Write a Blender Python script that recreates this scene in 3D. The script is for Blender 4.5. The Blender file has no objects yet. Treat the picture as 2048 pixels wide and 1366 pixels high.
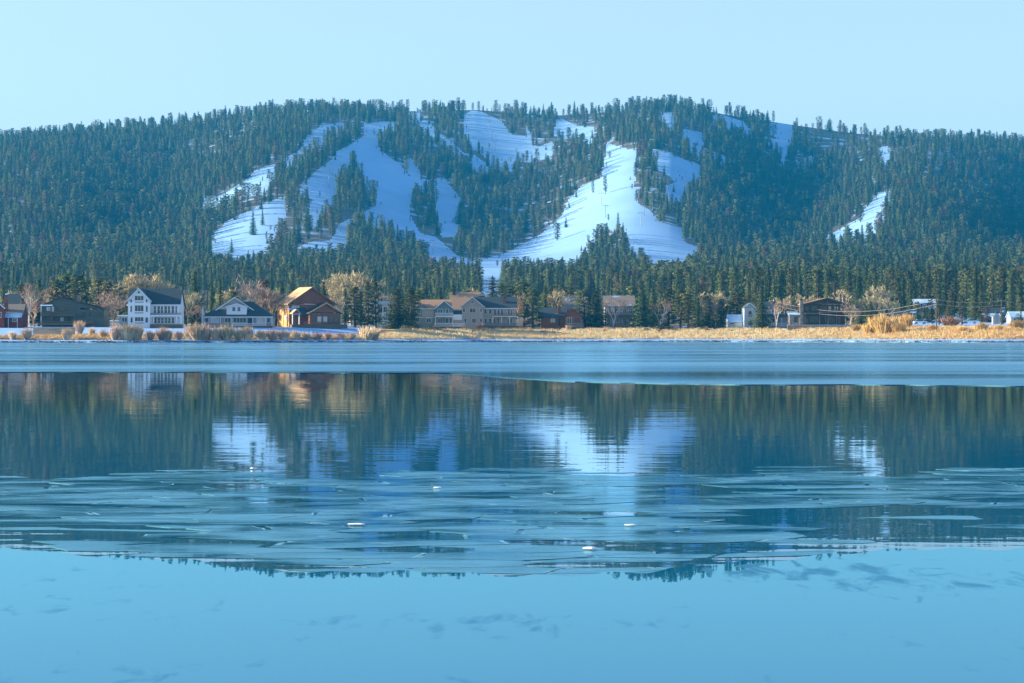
import bpy, math, random
import numpy as np
from mathutils import Vector, Matrix

# ------------------------------------------------------------------ camera
CAM_H = 1.5                     # lens height over the lake, metres
FPX = 2048 * 100.0 / 36.0       # focal length in photograph pixels
HZ = 674.3                      # photograph row of the horizon
scene = bpy.context.scene
C = scene.collection
cam_data = bpy.data.cameras.new('camera'); cam_data.lens = 100; cam_data.sensor_width = 36
cam_data.clip_start = 0.5; cam_data.clip_end = 20000
cam = bpy.data.objects.new('camera', cam_data); C.objects.link(cam)
cam.location = (0, 0, CAM_H)
cam.rotation_euler = (math.pi / 2 - math.atan((683 - HZ) / FPX), 0, 0)
scene.camera = cam

# ------------------------------------------------------------------ sky, sun, exposure
SUN_EL = 15.5                   # degrees above the horizon
SKY_SAT = 0.66; SUN_AZ = 5.0                   # degrees behind the picture plane, sun at the left
world = bpy.data.worlds.new('World'); scene.world = world; world.use_nodes = True
wn = world.node_tree.nodes; wl = world.node_tree.links
sky = wn.new('ShaderNodeTexSky'); sky.sky_type = 'NISHITA'; sky.sun_disc = False
sky.sun_elevation = math.radians(SUN_EL)
sky.sun_rotation = math.radians(-(90 - SUN_AZ))
sky.altitude = 2000; sky.air_density = 1.1; sky.dust_density = 4.0; sky.ozone_density = 4.0
hs = wn.new('ShaderNodeHueSaturation'); hs.inputs['Saturation'].default_value = SKY_SAT
wl.new(sky.outputs['Color'], hs.inputs['Color'])
wl.new(hs.outputs['Color'], wn['Background'].inputs['Color'])
wn['Background'].inputs['Strength'].default_value = 0.083
sun_d = bpy.data.lights.new('sun', 'SUN'); sun_d.energy = 5.0; sun_d.angle = math.radians(0.53); sun_d.color = (1.0, 0.75, 0.46)
sun = bpy.data.objects.new('sun', sun_d); C.objects.link(sun)
a, e = math.radians(SUN_AZ), math.radians(SUN_EL)
SUN_DIR = Vector((-math.cos(a) * math.cos(e), math.sin(a) * math.cos(e), math.sin(e)))
sun.rotation_euler = SUN_DIR.to_track_quat('Z', 'Y').to_euler()
vs = scene.view_settings
vs.view_transform = 'Standard'; vs.look = 'None'; vs.gamma = 1.0; vs.use_curve_mapping = False
vs.exposure = 1.65
vs.use_white_balance = True; vs.white_balance_temperature = 6050; vs.white_balance_tint = 10
scene.cycles.use_denoising = True
scene.cycles.max_bounces = 6; scene.cycles.diffuse_bounces = 2; scene.cycles.glossy_bounces = 3
scene.cycles.volume_bounces = 0; scene.cycles.transparent_max_bounces = 8

rng = random.Random(11)
nrg = np.random.default_rng(5)

# ------------------------------------------------------------------ helpers
def tag(o, label=None, cat=None, group=None, kind=None):
    for k, v in (('label', label), ('category', cat), ('group', group), ('kind', kind)):
        if v: o[k] = v
    return o

def link(o, parent=None):
    C.objects.link(o)
    if parent is not None: o.parent = parent
    return o

class MB:
    """collects polygons; build() links them as one mesh object"""
    def __init__(self): self.v = []; self.f = []
    def poly(self, *pts):
        n = len(self.v); self.v += [tuple(p) for p in pts]; self.f.append(tuple(range(n, n + len(pts))))
    def box(self, x0, x1, y0, y1, z0, z1):
        n = len(self.v)
        self.v += [(x0,y0,z0),(x1,y0,z0),(x1,y1,z0),(x0,y1,z0),(x0,y0,z1),(x1,y0,z1),(x1,y1,z1),(x0,y1,z1)]
        self.f += [tuple(n + i for i in q) for q in ((0,3,2,1),(4,5,6,7),(0,1,5,4),(1,2,6,5),(2,3,7,6),(3,0,4,7))]
    def prism(self, prof, y0, y1, axis='y'):
        """profile of (a, z) points pushed along an axis"""
        n = len(self.v); k = len(prof)
        for yy in (y0, y1):
            for p, z in prof: self.v.append((p, yy, z) if axis == 'y' else (yy, p, z))
        self.f.append(tuple(n + i for i in range(k))); self.f.append(tuple(n + k + i for i in reversed(range(k))))
        for i in range(k):
            j = (i + 1) % k; self.f.append((n + i, n + k + i, n + k + j, n + j))
    def tube(self, pts, rad, sides=6, cap=True):
        rings = []; m = len(pts)
        for i, p in enumerate(pts):
            p = Vector(p); d = Vector(pts[min(i + 1, m - 1)]) - Vector(pts[max(i - 1, 0)])
            d = d.normalized() if d.length > 1e-9 else Vector((0, 0, 1))
            s = d.cross(Vector((0.13, 0.99, 0.05)))
            if s.length < 1e-3: s = d.cross(Vector((1, 0, 0)))
            s.normalize(); t = d.cross(s); r = rad[i] if hasattr(rad, '__len__') else rad
            n = len(self.v)
            for k in range(sides):
                q = 2 * math.pi * k / sides
                self.v.append(tuple(p + (s * math.cos(q) + t * math.sin(q)) * r))
            rings.append(n)
        for a_, b_ in zip(rings, rings[1:]):
            for k in range(sides):
                l = (k + 1) % sides; self.f.append((a_ + k, a_ + l, b_ + l, b_ + k))
        if cap:
            self.f.append(tuple(rings[-1] + k for k in range(sides)))
            self.f.append(tuple(rings[0] + k for k in reversed(range(sides))))
    def blade(self, p, q, w, side):
        """thin tapering strip from p to q"""
        p = Vector(p); q = Vector(q); s = Vector(side) * w
        self.poly(p - s, p + s, q)
    def mesh(self, name, mat, smooth=False, outward=None):
        me = bpy.data.meshes.new(name); me.from_pydata(self.v, [], self.f)
        me.materials.append(mat)
        if smooth: me.polygons.foreach_set('use_smooth', [True] * len(me.polygons))
        me.update()
        if outward:                     # crowns shade as rounded masses: normals lean away from the stem
            me.polygons.foreach_set('use_smooth', [True] * len(me.polygons))
            a = np.array(self.v); n = np.stack([a[:, 0], a[:, 1], np.full(len(a), outward)], 1); n /= np.maximum(np.linalg.norm(n, axis=1, keepdims=True), 1e-6)
            me.normals_split_custom_set_from_vertices([tuple(q) for q in n])
        return me
    def build(self, name, mat, parent=None, smooth=False):
        return link(bpy.data.objects.new(name, self.mesh(name, mat, smooth)), parent)

def empty(name, loc, rz=0.0):
    o = bpy.data.objects.new(name, None); o.location = loc; o.rotation_euler = (0, 0, rz); o.empty_display_size = 0.5
    return link(o)

# ------------------------------------------------------------------ materials
MATS = {}
def nmat(name, c1, c2=None, scale=1.0, rough=0.85, detail=4, lo=0.35, hi=0.65, coords='Object', stretch=(1, 1, 1), spec=0.3, bump=0.0, rand=0.0, c3=None, metallic=0.0):
    """principled material whose colour wanders between c1 and c2 by noise; rand = brightness change per object"""
    m = bpy.data.materials.new(name); m.use_nodes = True; nt = m.node_tree; N = nt.nodes; L = nt.links
    b = N['Principled BSDF']; b.inputs['Roughness'].default_value = rough; b.inputs['Specular IOR Level'].default_value = spec; b.inputs['Metallic'].default_value = metallic
    tc = N.new('ShaderNodeTexCoord'); mp = N.new('ShaderNodeMapping'); mp.inputs['Scale'].default_value = stretch
    if coords == 'World':
        g = N.new('ShaderNodeNewGeometry'); L.new(g.outputs['Position'], mp.inputs['Vector'])
    else: L.new(tc.outputs[coords], mp.inputs['Vector'])
    nz = N.new('ShaderNodeTexNoise'); nz.inputs['Scale'].default_value = scale; nz.inputs['Detail'].default_value = detail
    L.new(mp.outputs['Vector'], nz.inputs['Vector'])
    rp = N.new('ShaderNodeValToRGB'); rp.color_ramp.elements[0].position = lo; rp.color_ramp.elements[1].position = hi
    rp.color_ramp.elements[0].color = (*c1, 1); rp.color_ramp.elements[1].color = (*(c2 or c1), 1)
    if c3:
        el = rp.color_ramp.elements.new((lo + hi) / 2); el.color = (*c3, 1)
    L.new(nz.outputs['Fac'], rp.inputs['Fac']); out = rp.outputs['Color']
    if rand:
        oi = N.new('ShaderNodeObjectInfo'); hs = N.new('ShaderNodeHueSaturation')
        mr = N.new('ShaderNodeMapRange'); mr.inputs['To Min'].default_value = 1 - rand; mr.inputs['To Max'].default_value = 1 + rand
        L.new(oi.outputs['Random'], mr.inputs['Value']); L.new(mr.outputs['Result'], hs.inputs['Value'])
        mh = N.new('ShaderNodeMapRange'); mh.inputs['To Min'].default_value = 0.475; mh.inputs['To Max'].default_value = 0.525
        ml = N.new('ShaderNodeMath'); ml.operation = 'MULTIPLY'; ml.inputs[1].default_value = 7.31
        mf = N.new('ShaderNodeMath'); mf.operation = 'FRACT'
        L.new(oi.outputs['Random'], ml.inputs[0]); L.new(ml.outputs[0], mf.inputs[0]); L.new(mf.outputs[0], mh.inputs['Value']); L.new(mh.outputs['Result'], hs.inputs['Hue'])
        L.new(out, hs.inputs['Color']); out = hs.outputs['Color']
    L.new(out, b.inputs['Base Color'])
    if bump:
        bp = N.new('ShaderNodeBump'); bp.inputs['Strength'].default_value = bump; bp.inputs['Distance'].default_value = 0.05
        L.new(nz.outputs['Fac'], bp.inputs['Height']); L.new(bp.outputs['Normal'], b.inputs['Normal'])
    MATS[name] = m
    return m

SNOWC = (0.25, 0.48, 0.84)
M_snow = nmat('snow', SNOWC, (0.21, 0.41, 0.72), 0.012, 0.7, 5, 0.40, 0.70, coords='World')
M_needle = nmat('fir_needles', (0.054, 0.104, 0.038), (0.118, 0.185, 0.070), 0.35, 0.8, 3, rand=0.35)
M_pneedle = nmat('pine_needles', (0.074, 0.116, 0.042), (0.160, 0.205, 0.080), 0.30, 0.8, 3, rand=0.35)
nt_ = M_pneedle.node_tree; hs_ = [n for n in nt_.nodes if n.type == 'HUE_SAT'][0]; oi_ = [n for n in nt_.nodes if n.type == 'OBJECT_INFO'][0]
dm_ = nt_.nodes.new('ShaderNodeMix'); dm_.data_type = 'RGBA'; gt_ = nt_.nodes.new('ShaderNodeMath'); gt_.operation = 'GREATER_THAN'; gt_.inputs[1].default_value = 0.955      # one pine in twenty has died and browned
nt_.links.new(oi_.outputs['Random'], gt_.inputs[0]); nt_.links.new(gt_.outputs[0], dm_.inputs['Factor']); nt_.links.new(hs_.outputs['Color'], dm_.inputs['A']); dm_.inputs['B'].default_value = (0.16, 0.10, 0.065, 1); nt_.links.new(dm_.outputs['Result'], nt_.nodes['Principled BSDF'].inputs['Base Color'])
for m_ in (M_needle, M_pneedle):         # needles let part of the light through
    nt_ = m_.node_tree; b_ = nt_.nodes['Principled BSDF']; tr_ = nt_.nodes.new('ShaderNodeBsdfTranslucent'); mx_ = nt_.nodes.new('ShaderNodeMixShader'); mx_.inputs[0].default_value = 0.35
    nt_.links.new(b_.inputs['Base Color'].links[0].from_socket, tr_.inputs['Color']); nt_.links.new(b_.outputs[0], mx_.inputs[1]); nt_.links.new(tr_.outputs[0], mx_.inputs[2]); nt_.links.new(mx_.outputs[0], nt_.nodes['Material Output'].inputs['Surface'])
M_bark = nmat('bark', (0.07, 0.045, 0.03), (0.14, 0.09, 0.06), 0.8, 0.95)

# ------------------------------------------------------------------ the lie of the land
def sinterp(x, xs, ys):
    """smooth (cosine) interpolation"""
    x = np.clip(np.asarray(x, float), xs[0], xs[-1]); i = np.clip(np.searchsorted(xs, x, side='right') - 1, 0, len(xs) - 2)
    xs = np.asarray(xs, float); ys = np.asarray(ys, float)
    t = (x - xs[i]) / (xs[i + 1] - xs[i]); t = t * t * (3 - 2 * t)
    return ys[i] * (1 - t) + ys[i + 1] * t

def shore_y(px):
    px = np.asarray(px, float)
    base = sinterp(px, [-900, 0, 400, 770, 1050, 1500, 2048, 3000], [700, 735, 740, 790, 850, 850, 785, 760])
    return base + 6.0 * vnoise(px * 0.012, px * 0, 41) + 3.0 * vnoise(px * 0.06, px * 0, 42)

RIDGE_X = [-900, -300, 0, 100, 200, 300, 400, 480, 560, 650, 760, 870, 950, 1050, 1120, 1200, 1270, 1340, 1420, 1500, 1600, 1700, 1800, 1900, 2048, 2400, 3000]
RIDGE_P = [350, 295, 283, 277, 266, 256, 243, 233, 225, 222, 225, 221, 220, 227, 231, 226, 218, 214, 224, 237, 252, 266, 275, 281, 288, 300, 350]
YB, YR = 2200.0, 3700.0

def vnoise(x, y, seed=0):
    r = np.random.default_rng(seed); out = 0
    for k in range(7):
        th = r.uniform(0, 6.28); fr = r.uniform(0.6, 1.6); ph = r.uniform(0, 6.28)
        out = out + np.sin((x * math.cos(th) + y * math.sin(th)) * fr + ph)
    return out / 7 * 1.9

def ground_z(X, Y):
    X = np.asarray(X, float); Y = np.asarray(Y, float)
    px = 1024 + X / np.maximum(Y, 1) * FPX
    d = Y - shore_y(px)
    zs = np.interp(d, [-400, -6, 0, 0.5, 1.0, 4, 9, 13, 32, 58, 72, 90, 160], [-3, -0.5, -0.04, 0.10, 0.30, 0.50, 0.84, 0.98, 2.2, 3.9, 4.3, 4.5, 5.2])
    zs = zs + np.where(d > 2, 1, 0) * 0.13 * vnoise(X * 0.16, Y * 0.16, 3) * np.clip((d - 2) / 20, 0, 1)
    zf = np.interp(Y, [880, 1000, 1300, 1600, 1900, YB, YB + 60], [5.0, 6.6, 14, 25, 39, 56, 59])
    w = np.clip((d - 80) / 90, 0, 1); w = w * w * (3 - 2 * w)
    z = zs * (1 - w) + zf * w
    pr = np.interp(px, RIDGE_X, RIDGE_P)
    zr = CAM_H + (HZ - pr) / FPX * YR
    t = (Y - YB) / (YR - YB); tc = np.clip(t, 0, 1)
    s = (tc**3 - 2*tc**2 + tc) * 0.55 + (-2*tc**3 + 3*tc**2) + (tc**3 - tc**2) * 0.9
    zm = 56 + (zr - 56) * s
    bend = px - 60 * (tc - 0.5)
    f = sinterp(bend, [-900, -600, -300, 50, 340, 560, 1030, 1290, 1590, 1830, 2100, 2500, 3000], [-1, 1, -1, .7, -.3, .7, -1, .35, -1, .45, -1, 1, -1])
    zm = zm + 27 * f * np.sin(math.pi * tc) ** 0.9
    zm = zm + 3.0 * vnoise(X * 0.012, Y * 0.006, 8) * np.clip(tc * 5, 0, 1) * np.clip((1 - tc) * 6, 0, 1)
    zm = zm - np.clip(t - 1, 0, 2) * 330
    return np.where(Y > YB, zm, z)

def P(X, Y, Z):
    """photograph pixel of a place (used to lay the runs out on the mountain)"""
    return 1024 + X / Y * FPX, HZ - (Z - CAM_H) / Y * FPX

def at(px, Y, dz=0.0):
    X = (px - 1024) / FPX * Y
    return Vector((X, Y, float(ground_z(X, Y)) + dz))

# ------------------------------------------------------------------ ski runs: outlines, in photograph pixels, of the cleared snow
def za(*p): return [(380 + x / 2.926, 180 + y / 2.926) for x, y in p]
def zb(*p): return [(980 + x / 2.36, 180 + y / 2.36) for x, y in p]
RUNS = [
 ('narrow curving snow run at the far end of the slopes, edged by tall trees', za((770,205),(895,188),(905,222),(825,238),(780,300),(690,352),(600,418),(510,455),(430,570),(340,580),(215,632),(60,690),(60,655),(200,605),(335,520),(385,465),(500,430),(640,348),(690,265))),
 ('broad blue shaded snow field at the lower edge of the forest with three lone trees', za((125,850),(235,755),(350,705),(450,655),(560,618),(572,650),(545,740),(495,830),(440,990),(300,1000),(170,985),(130,900))),
 ('main winding snow run with a bright white shoulder below the summit', za((1020,190),(1190,183),(1195,215),(1100,238),(1098,330),(1150,378),(1235,440),(1290,515),(1400,522),(1490,508),(1495,528),(1410,540),(1345,560),(1300,575),(1165,605),(1105,645),(1100,650),(1085,600),(1010,480),(960,385),(930,400),(905,470),(860,500),(870,590),(830,660),(770,690),(740,760),(700,770),(690,690),(740,620),(690,580),(640,590),(700,508),(745,468),(840,398),(860,358),(940,320),(1015,268))),
 ('wide lower snow run sweeping down between two dark tree islands', za((1300,572),(1288,650),(1292,740),(1345,835),(1440,860),(1565,970),(1690,1000),(1690,1040),(1400,1030),(1335,890),(1240,835),(1170,795),(1070,755),(985,738),(920,840),(915,900),(840,960),(700,960),(600,950),(640,915),(700,890),(820,880),(875,782),(1000,722),(1085,680),(1105,645),(1170,602))),
 ('rough blue snow clearing beside the tall tree island', za((1412,530),(1490,522),(1590,640),(1592,720),(1555,812),(1472,822),(1452,740),(1442,640))),
 ('thin snow chute dropping beside trees under the summit', za((1255,395),(1300,400),(1352,480),(1345,500),(1290,470))),
 ('long diagonal snow traverse running down from the ridge', za((1260,142),(1340,118),(1352,150),(1345,175),(1400,178),(1440,240),(1530,298),(1605,370),(1665,380),(1755,445),(1700,448),(1600,402),(1500,302),(1420,232),(1345,200),(1330,160))),
 ('large smooth blue snow bowl high under the ridge', za((1600,150),(1650,118),(1700,125),(1820,180),(1885,262),(1960,270),(1975,200),(2000,260),(1985,318),(2045,330),(2120,300),(2140,330),(2015,385),(1900,372),(1890,440),(1800,425),(1760,402),(1720,342),(1650,292),(1600,242))),
 ('forked snow gap on the ridge right of the bowl', zb((315,140),(340,134),(400,165),(490,175),(470,240),(440,230),(420,188),(300,205))),
 ('main sunlit snow run fanning out above the forest belt', zb((550,250),(600,265),(712,290),(690,350),(676,460),(702,482),(690,530),(762,570),(800,622),(905,650),(922,720),(985,742),(980,800),(850,860),(780,860),(700,800),(650,745),(638,690),(600,640),(560,622),(505,660),(482,740),(430,770),(400,830),(300,830),(180,830),(50,830),(20,920),(-45,920),(-45,800),(80,768),(240,680),(340,590),(370,520),(432,450),(520,420),(540,350))),
 ('forked side run leaving the sunlit snow run', zb((760,275),(830,290),(992,358),(992,392),(932,432),(900,482),(842,502),(832,455),(905,420),(850,372),(790,342))),
 ('small square snow gap right under the summit', zb((790,110),(870,104),(872,162),(830,192),(820,150))),
 ('short slanting snow run under the summit gap', zb((900,180),(1000,200),(1012,240),(992,268),(1100,308),(1172,345),(1122,337),(1030,292),(950,262),(918,220))),
 ('snow strip on the ridge falling away from the summit', zb((1040,110),(1110,120),(1200,150),(1242,212),(1205,205),(1160,168),(1100,142))),
 ('branching snow patch among trees below the falling ridge', zb((1310,155),(1420,160),(1442,230),(1412,262),(1412,340),(1520,308),(1532,322),(1430,355),(1380,335),(1370,282),(1310,272),(1320,240),(1370,222),(1340,182))),
 ('lone sunlit snow run slanting through the forest far from the others', zb((1840,490),(1900,458),(1908,482),(1872,530),(1852,600),(1800,662),(1700,692),(1600,704),(1588,690),(1680,640),(1750,600),(1780,540))),
 ('tiny snow opening high in the forest above the lone run', zb((1828,270),(1882,264),(1892,342),(1858,350))),
 ('low snow streak at the forest foot near the frame edge', [(-20,512),(40,505),(75,502),(72,508),(40,515),(-20,522)]),
]
def inside(px, py, poly):
    r = np.zeros(np.shape(px), bool); n = len(poly)
    for i in range(n):
        x1, y1 = poly[i]; x2, y2 = poly[(i + 1) % n]
        c = ((y1 > py) != (y2 > py))
        with np.errstate(divide='ignore', invalid='ignore'):
            xx = (x2 - x1) * (py - y1) / (y2 - y1 + 1e-12) + x1
        r ^= c & (px < xx)
    return r
def run_id(px, py):
    r = np.full(np.shape(px), -1)
    for i, (_, poly) in enumerate(RUNS): r[inside(px, py, poly)] = i
    return r

# ------------------------------------------------------------------ ground mesh in bands
def grid_mesh(name, PX, YY, mat, pick=None, normals=None, attr=None):
    X = (PX - 1024) / FPX * YY; Z = ground_z(X, YY); R, Q = X.shape
    V = np.stack([X, YY, Z], -1).reshape(-1, 3)
    idx = np.arange(R * Q).reshape(R, Q)
    F = np.stack([idx[:-1, :-1], idx[:-1, 1:], idx[1:, 1:], idx[1:, :-1]], -1).reshape(-1, 4)
    return V, F

def mesh_from(name, V, F, mat, normals=None):
    used = np.unique(F); remap = np.full(len(V), -1); remap[used] = np.arange(len(used)); V2 = V[used]; F2 = remap[F]
    me = bpy.data.meshes.new(name); me.vertices.add(len(V2)); me.vertices.foreach_set('co', V2.ravel().astype(np.float32))
    me.loops.add(F2.size); me.loops.foreach_set('vertex_index', F2.ravel().astype(np.int32))
    me.polygons.add(len(F2)); me.polygons.foreach_set('loop_start', (np.arange(len(F2)) * F2.shape[1]).astype(np.int32))
    me.polygons.foreach_set('use_smooth', np.ones(len(F2), bool))
    me.materials.append(mat); me.update(calc_edges=True); me.validate()
    if normals is not None:
        me.normals_split_custom_set_from_vertices([tuple(n) for n in normals[used]])
    return me

def vnormals(V, F):
    n = np.cross(V[F[:, 1]] - V[F[:, 0]], V[F[:, 3]] - V[F[:, 0]]); N = np.zeros_like(V)
    for k in range(4): np.add.at(N, F[:, k], n)
    return N / np.linalg.norm(N, axis=1, keepdims=True)

M_floor = nmat('forest_floor', (0.07, 0.075, 0.07), SNOWC, 0.05, 0.9, 8, 0.50, 0.64, coords='World', c3=(0.10, 0.105, 0.10))
cols = np.arange(-760, 2810, 4.0)
rows = np.concatenate([np.linspace(YB - 30, YR, 380), YR + np.array([15, 40, 90, 200, 420, 700.])])
PXg, Yg = np.meshgrid(cols, rows)
V, F = grid_mesh('mountain', PXg, Yg, None)
Nn = vnormals(V, F)
fc = V[F].mean(1); fpx, fpy = P(fc[:, 0], fc[:, 1], fc[:, 2])
fid = run_id(fpx, fpy)
for k in (5, 10, 15):              # the cleared strip goes on below each outline, behind the tree tops
    f2 = run_id(fpx, fpy - k); fid = np.where(fid < 0, f2, fid)
fid[fc[:, 1] > YR + 60] = -1
link(bpy.data.objects.new('mountain', mesh_from('mountain', V, F[fid < 0], M_floor, Nn)))['kind'] = 'structure'
tag(bpy.data.objects['mountain'], 'long forested mountain ridge across the lake', None)
for i, (lab, _) in enumerate(RUNS):
    if (fid == i).sum() < 3: continue
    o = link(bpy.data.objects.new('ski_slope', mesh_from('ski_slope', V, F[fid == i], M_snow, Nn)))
    tag(o, lab, None, 'ski slopes cut through the mountain forest', 'structure')

# lakeside ground and valley floor; snow cover and dry grass by distance from the water and by noise
def ground_material():
    m = bpy.data.materials.new('lakeside_ground'); m.use_nodes = True; nt = m.node_tree; N = nt.nodes; L = nt.links
    b = N['Principled BSDF']; b.inputs['Roughness'].default_value = 0.9; b.inputs['Specular IOR Level'].default_value = 0.2
    at_ = N.new('ShaderNodeAttribute'); at_.attribute_name = 'snow'
    g = N.new('ShaderNodeNewGeometry')
    n1 = N.new('ShaderNodeTexNoise'); n1.inputs['Scale'].default_value = 0.09; n1.inputs['Detail'].default_value = 8
    n2 = N.new('ShaderNodeTexNoise'); n2.inputs['Scale'].default_value = 0.35; n2.inputs['Detail'].default_value = 6
    L.new(g.outputs['Position'], n1.inputs['Vector']); L.new(g.outputs['Position'], n2.inputs['Vector'])
    rp = N.new('ShaderNodeValToRGB'); rp.color_ramp.elements[0].color = (0.38, 0.25, 0.12, 1); rp.color_ramp.elements[1].color = (0.66, 0.50, 0.26, 1)
    rp.color_ramp.elements[0].position = 0.35; rp.color_ramp.elements[1].position = 0.65
    L.new(n2.outputs['Fac'], rp.inputs['Fac'])
    ad = N.new('ShaderNodeMath'); ad.operation = 'ADD'; L.new(at_.outputs['Fac'], ad.inputs[0]); L.new(n1.outputs['Fac'], ad.inputs[1])
    mr = N.new('ShaderNodeMapRange'); mr.inputs['From Min'].default_value = 0.93; mr.inputs['From Max'].default_value = 1.02; L.new(ad.outputs[0], mr.inputs['Value'])
    lt = N.new('ShaderNodeAttribute'); lt.attribute_name = 'ground_shade'
    ml = N.new('ShaderNodeMix'); ml.data_type = 'RGBA'; L.new(lt.outputs['Fac'], ml.inputs['Factor']); L.new(rp.outputs['Color'], ml.inputs['A']); ml.inputs['B'].default_value = (0.060, 0.055, 0.042, 1)  # dark tone stands for the shade of trees and houses
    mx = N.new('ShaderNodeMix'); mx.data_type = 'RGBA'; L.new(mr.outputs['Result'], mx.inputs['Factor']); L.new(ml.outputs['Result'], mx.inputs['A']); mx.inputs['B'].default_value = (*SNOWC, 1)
    L.new(mx.outputs['Result'], b.inputs['Base Color'])
    return m
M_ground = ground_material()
def flat_band(name, ds, Ys):
    """rows follow the shore first (ds metres from it), then fixed distances"""
    base = shore_y(cols)
    rws = [base + d for d in ds] + [np.maximum(base + ds[-1] + 1 + k, y) for k, y in enumerate(Ys)]
    YY = np.stack(rws); PX = np.broadcast_to(cols, YY.shape)
    V, F = grid_mesh(name, PX, YY, None)
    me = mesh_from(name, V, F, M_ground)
    px = PX.ravel(); d = YY.ravel() - shore_y(px)
    s = np.interp(d, [-10, -1, 0, 9.0, 11.5, 13, 50, 64, 90, 200], [0, 0.3, .8, .78, .5, .05, .05, .25, .36, .34])
    left = np.clip((800 - px) / 120, 0, 1)                  # the yards at this end lie under snow
    s2 = np.interp(d, [-10, -1, 0, 9, 12, 15, 26, 32, 60, 90, 200], [0, .3, .8, .72, .45, .35, .3, .75, .75, .5, .36])
    s = s * (1 - left) + s2 * left
    s = np.where((px > 1555) & (px < 1690) & (d > 57) & (d < 70), 0.9, s)
    s = np.where((px > 1780) & (d > 78), 0.7, s)
    s = np.where((np.abs(px - 984) < 26) & (YY.ravel() > 1050), 0.95, s)
    a = me.attributes.new('snow', 'FLOAT', 'POINT'); a.data.foreach_set('value', s.astype(np.float32))
    a = me.attributes.new('ground_shade', 'FLOAT', 'POINT'); a.data.foreach_set('value', (np.clip((d - 62) / 12, 0, 1) * 0.9).astype(np.float32))  # shade behind the houses, painted into the ground colour
    return link(bpy.data.objects.new(name, me))
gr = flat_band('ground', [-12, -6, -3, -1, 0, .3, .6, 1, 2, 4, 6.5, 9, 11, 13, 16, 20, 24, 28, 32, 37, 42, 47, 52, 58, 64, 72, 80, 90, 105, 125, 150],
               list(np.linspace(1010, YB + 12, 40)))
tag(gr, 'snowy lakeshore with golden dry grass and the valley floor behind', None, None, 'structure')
# ------------------------------------------------------------------ lake
def dielectric(nt, ior, tint):
    """body colour under a blue tinted mirror coat, weighted by Fresnel; returns (diffuse, glossy, fresnel) nodes"""
    N = nt.nodes; L = nt.links; N.remove(N['Principled BSDF'])
    d = N.new('ShaderNodeBsdfDiffuse'); g = N.new('ShaderNodeBsdfGlossy'); g.inputs['Color'].default_value = (*tint, 1); f = N.new('ShaderNodeFresnel'); f.inputs['IOR'].default_value = ior
    m = N.new('ShaderNodeMixShader'); L.new(f.outputs[0], m.inputs[0]); L.new(d.outputs[0], m.inputs[1]); L.new(g.outputs[0], m.inputs[2]); L.new(m.outputs[0], N['Material Output'].inputs['Surface'])
    return d, g, f
def water_material():
    m = bpy.data.materials.new('lake_water'); m.use_nodes = True; nt = m.node_tree; N = nt.nodes; L = nt.links
    dn, gn, fn = dielectric(nt, 1.333, (0.88, 0.97, 1.0)); dn.inputs['Color'].default_value = (0.004, 0.045, 0.075, 1); gn.inputs['Roughness'].default_value = 0.0
    g = N.new('ShaderNodeNewGeometry')
    def nz(scl, st, det):
        mp = N.new('ShaderNodeMapping'); mp.inputs['Scale'].default_value = st; L.new(g.outputs['Position'], mp.inputs['Vector'])
        n = N.new('ShaderNodeTexNoise'); n.inputs['Scale'].default_value = scl; n.inputs['Detail'].default_value = det; L.new(mp.outputs['Vector'], n.inputs['Vector']); return n
    n1 = nz(0.55, (0.5, 1.0, 1), 3); n2 = nz(2.2, (0.6, 1, 1), 2); n3 = nz(0.05, (0.3, 1, 1), 2)
    mr = N.new('ShaderNodeMapRange'); mr.inputs['From Min'].default_value = 0.4; mr.inputs['From Max'].default_value = 0.65; mr.inputs['To Min'].default_value = 0.35
    L.new(n3.outputs['Fac'], mr.inputs['Value'])
    b1 = N.new('ShaderNodeBump'); b1.inputs['Distance'].default_value = WAVE1; L.new(mr.outputs['Result'], b1.inputs['Strength']); L.new(n1.outputs['Fac'], b1.inputs['Height'])
    b2 = N.new('ShaderNodeBump'); b2.inputs['Distance'].default_value = WAVE2; L.new(mr.outputs['Result'], b2.inputs['Strength']); L.new(n2.outputs['Fac'], b2.inputs['Height']); L.new(b1.outputs['Normal'], b2.inputs['Normal'])
    for q in (dn, gn, fn): L.new(b2.outputs['Normal'], q.inputs['Normal'])
    return m
WAVE1, WAVE2 = 0.006, 0.0020
M_water = water_material()
mb = MB(); mb.poly((-1500, -60, 0), (1500, -60, 0), (1500, 900, 0), (-1500, 900, 0))
tag(mb.build('lake', M_water), 'calm blue lake mirroring the mountain', None, None, 'structure')

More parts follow.
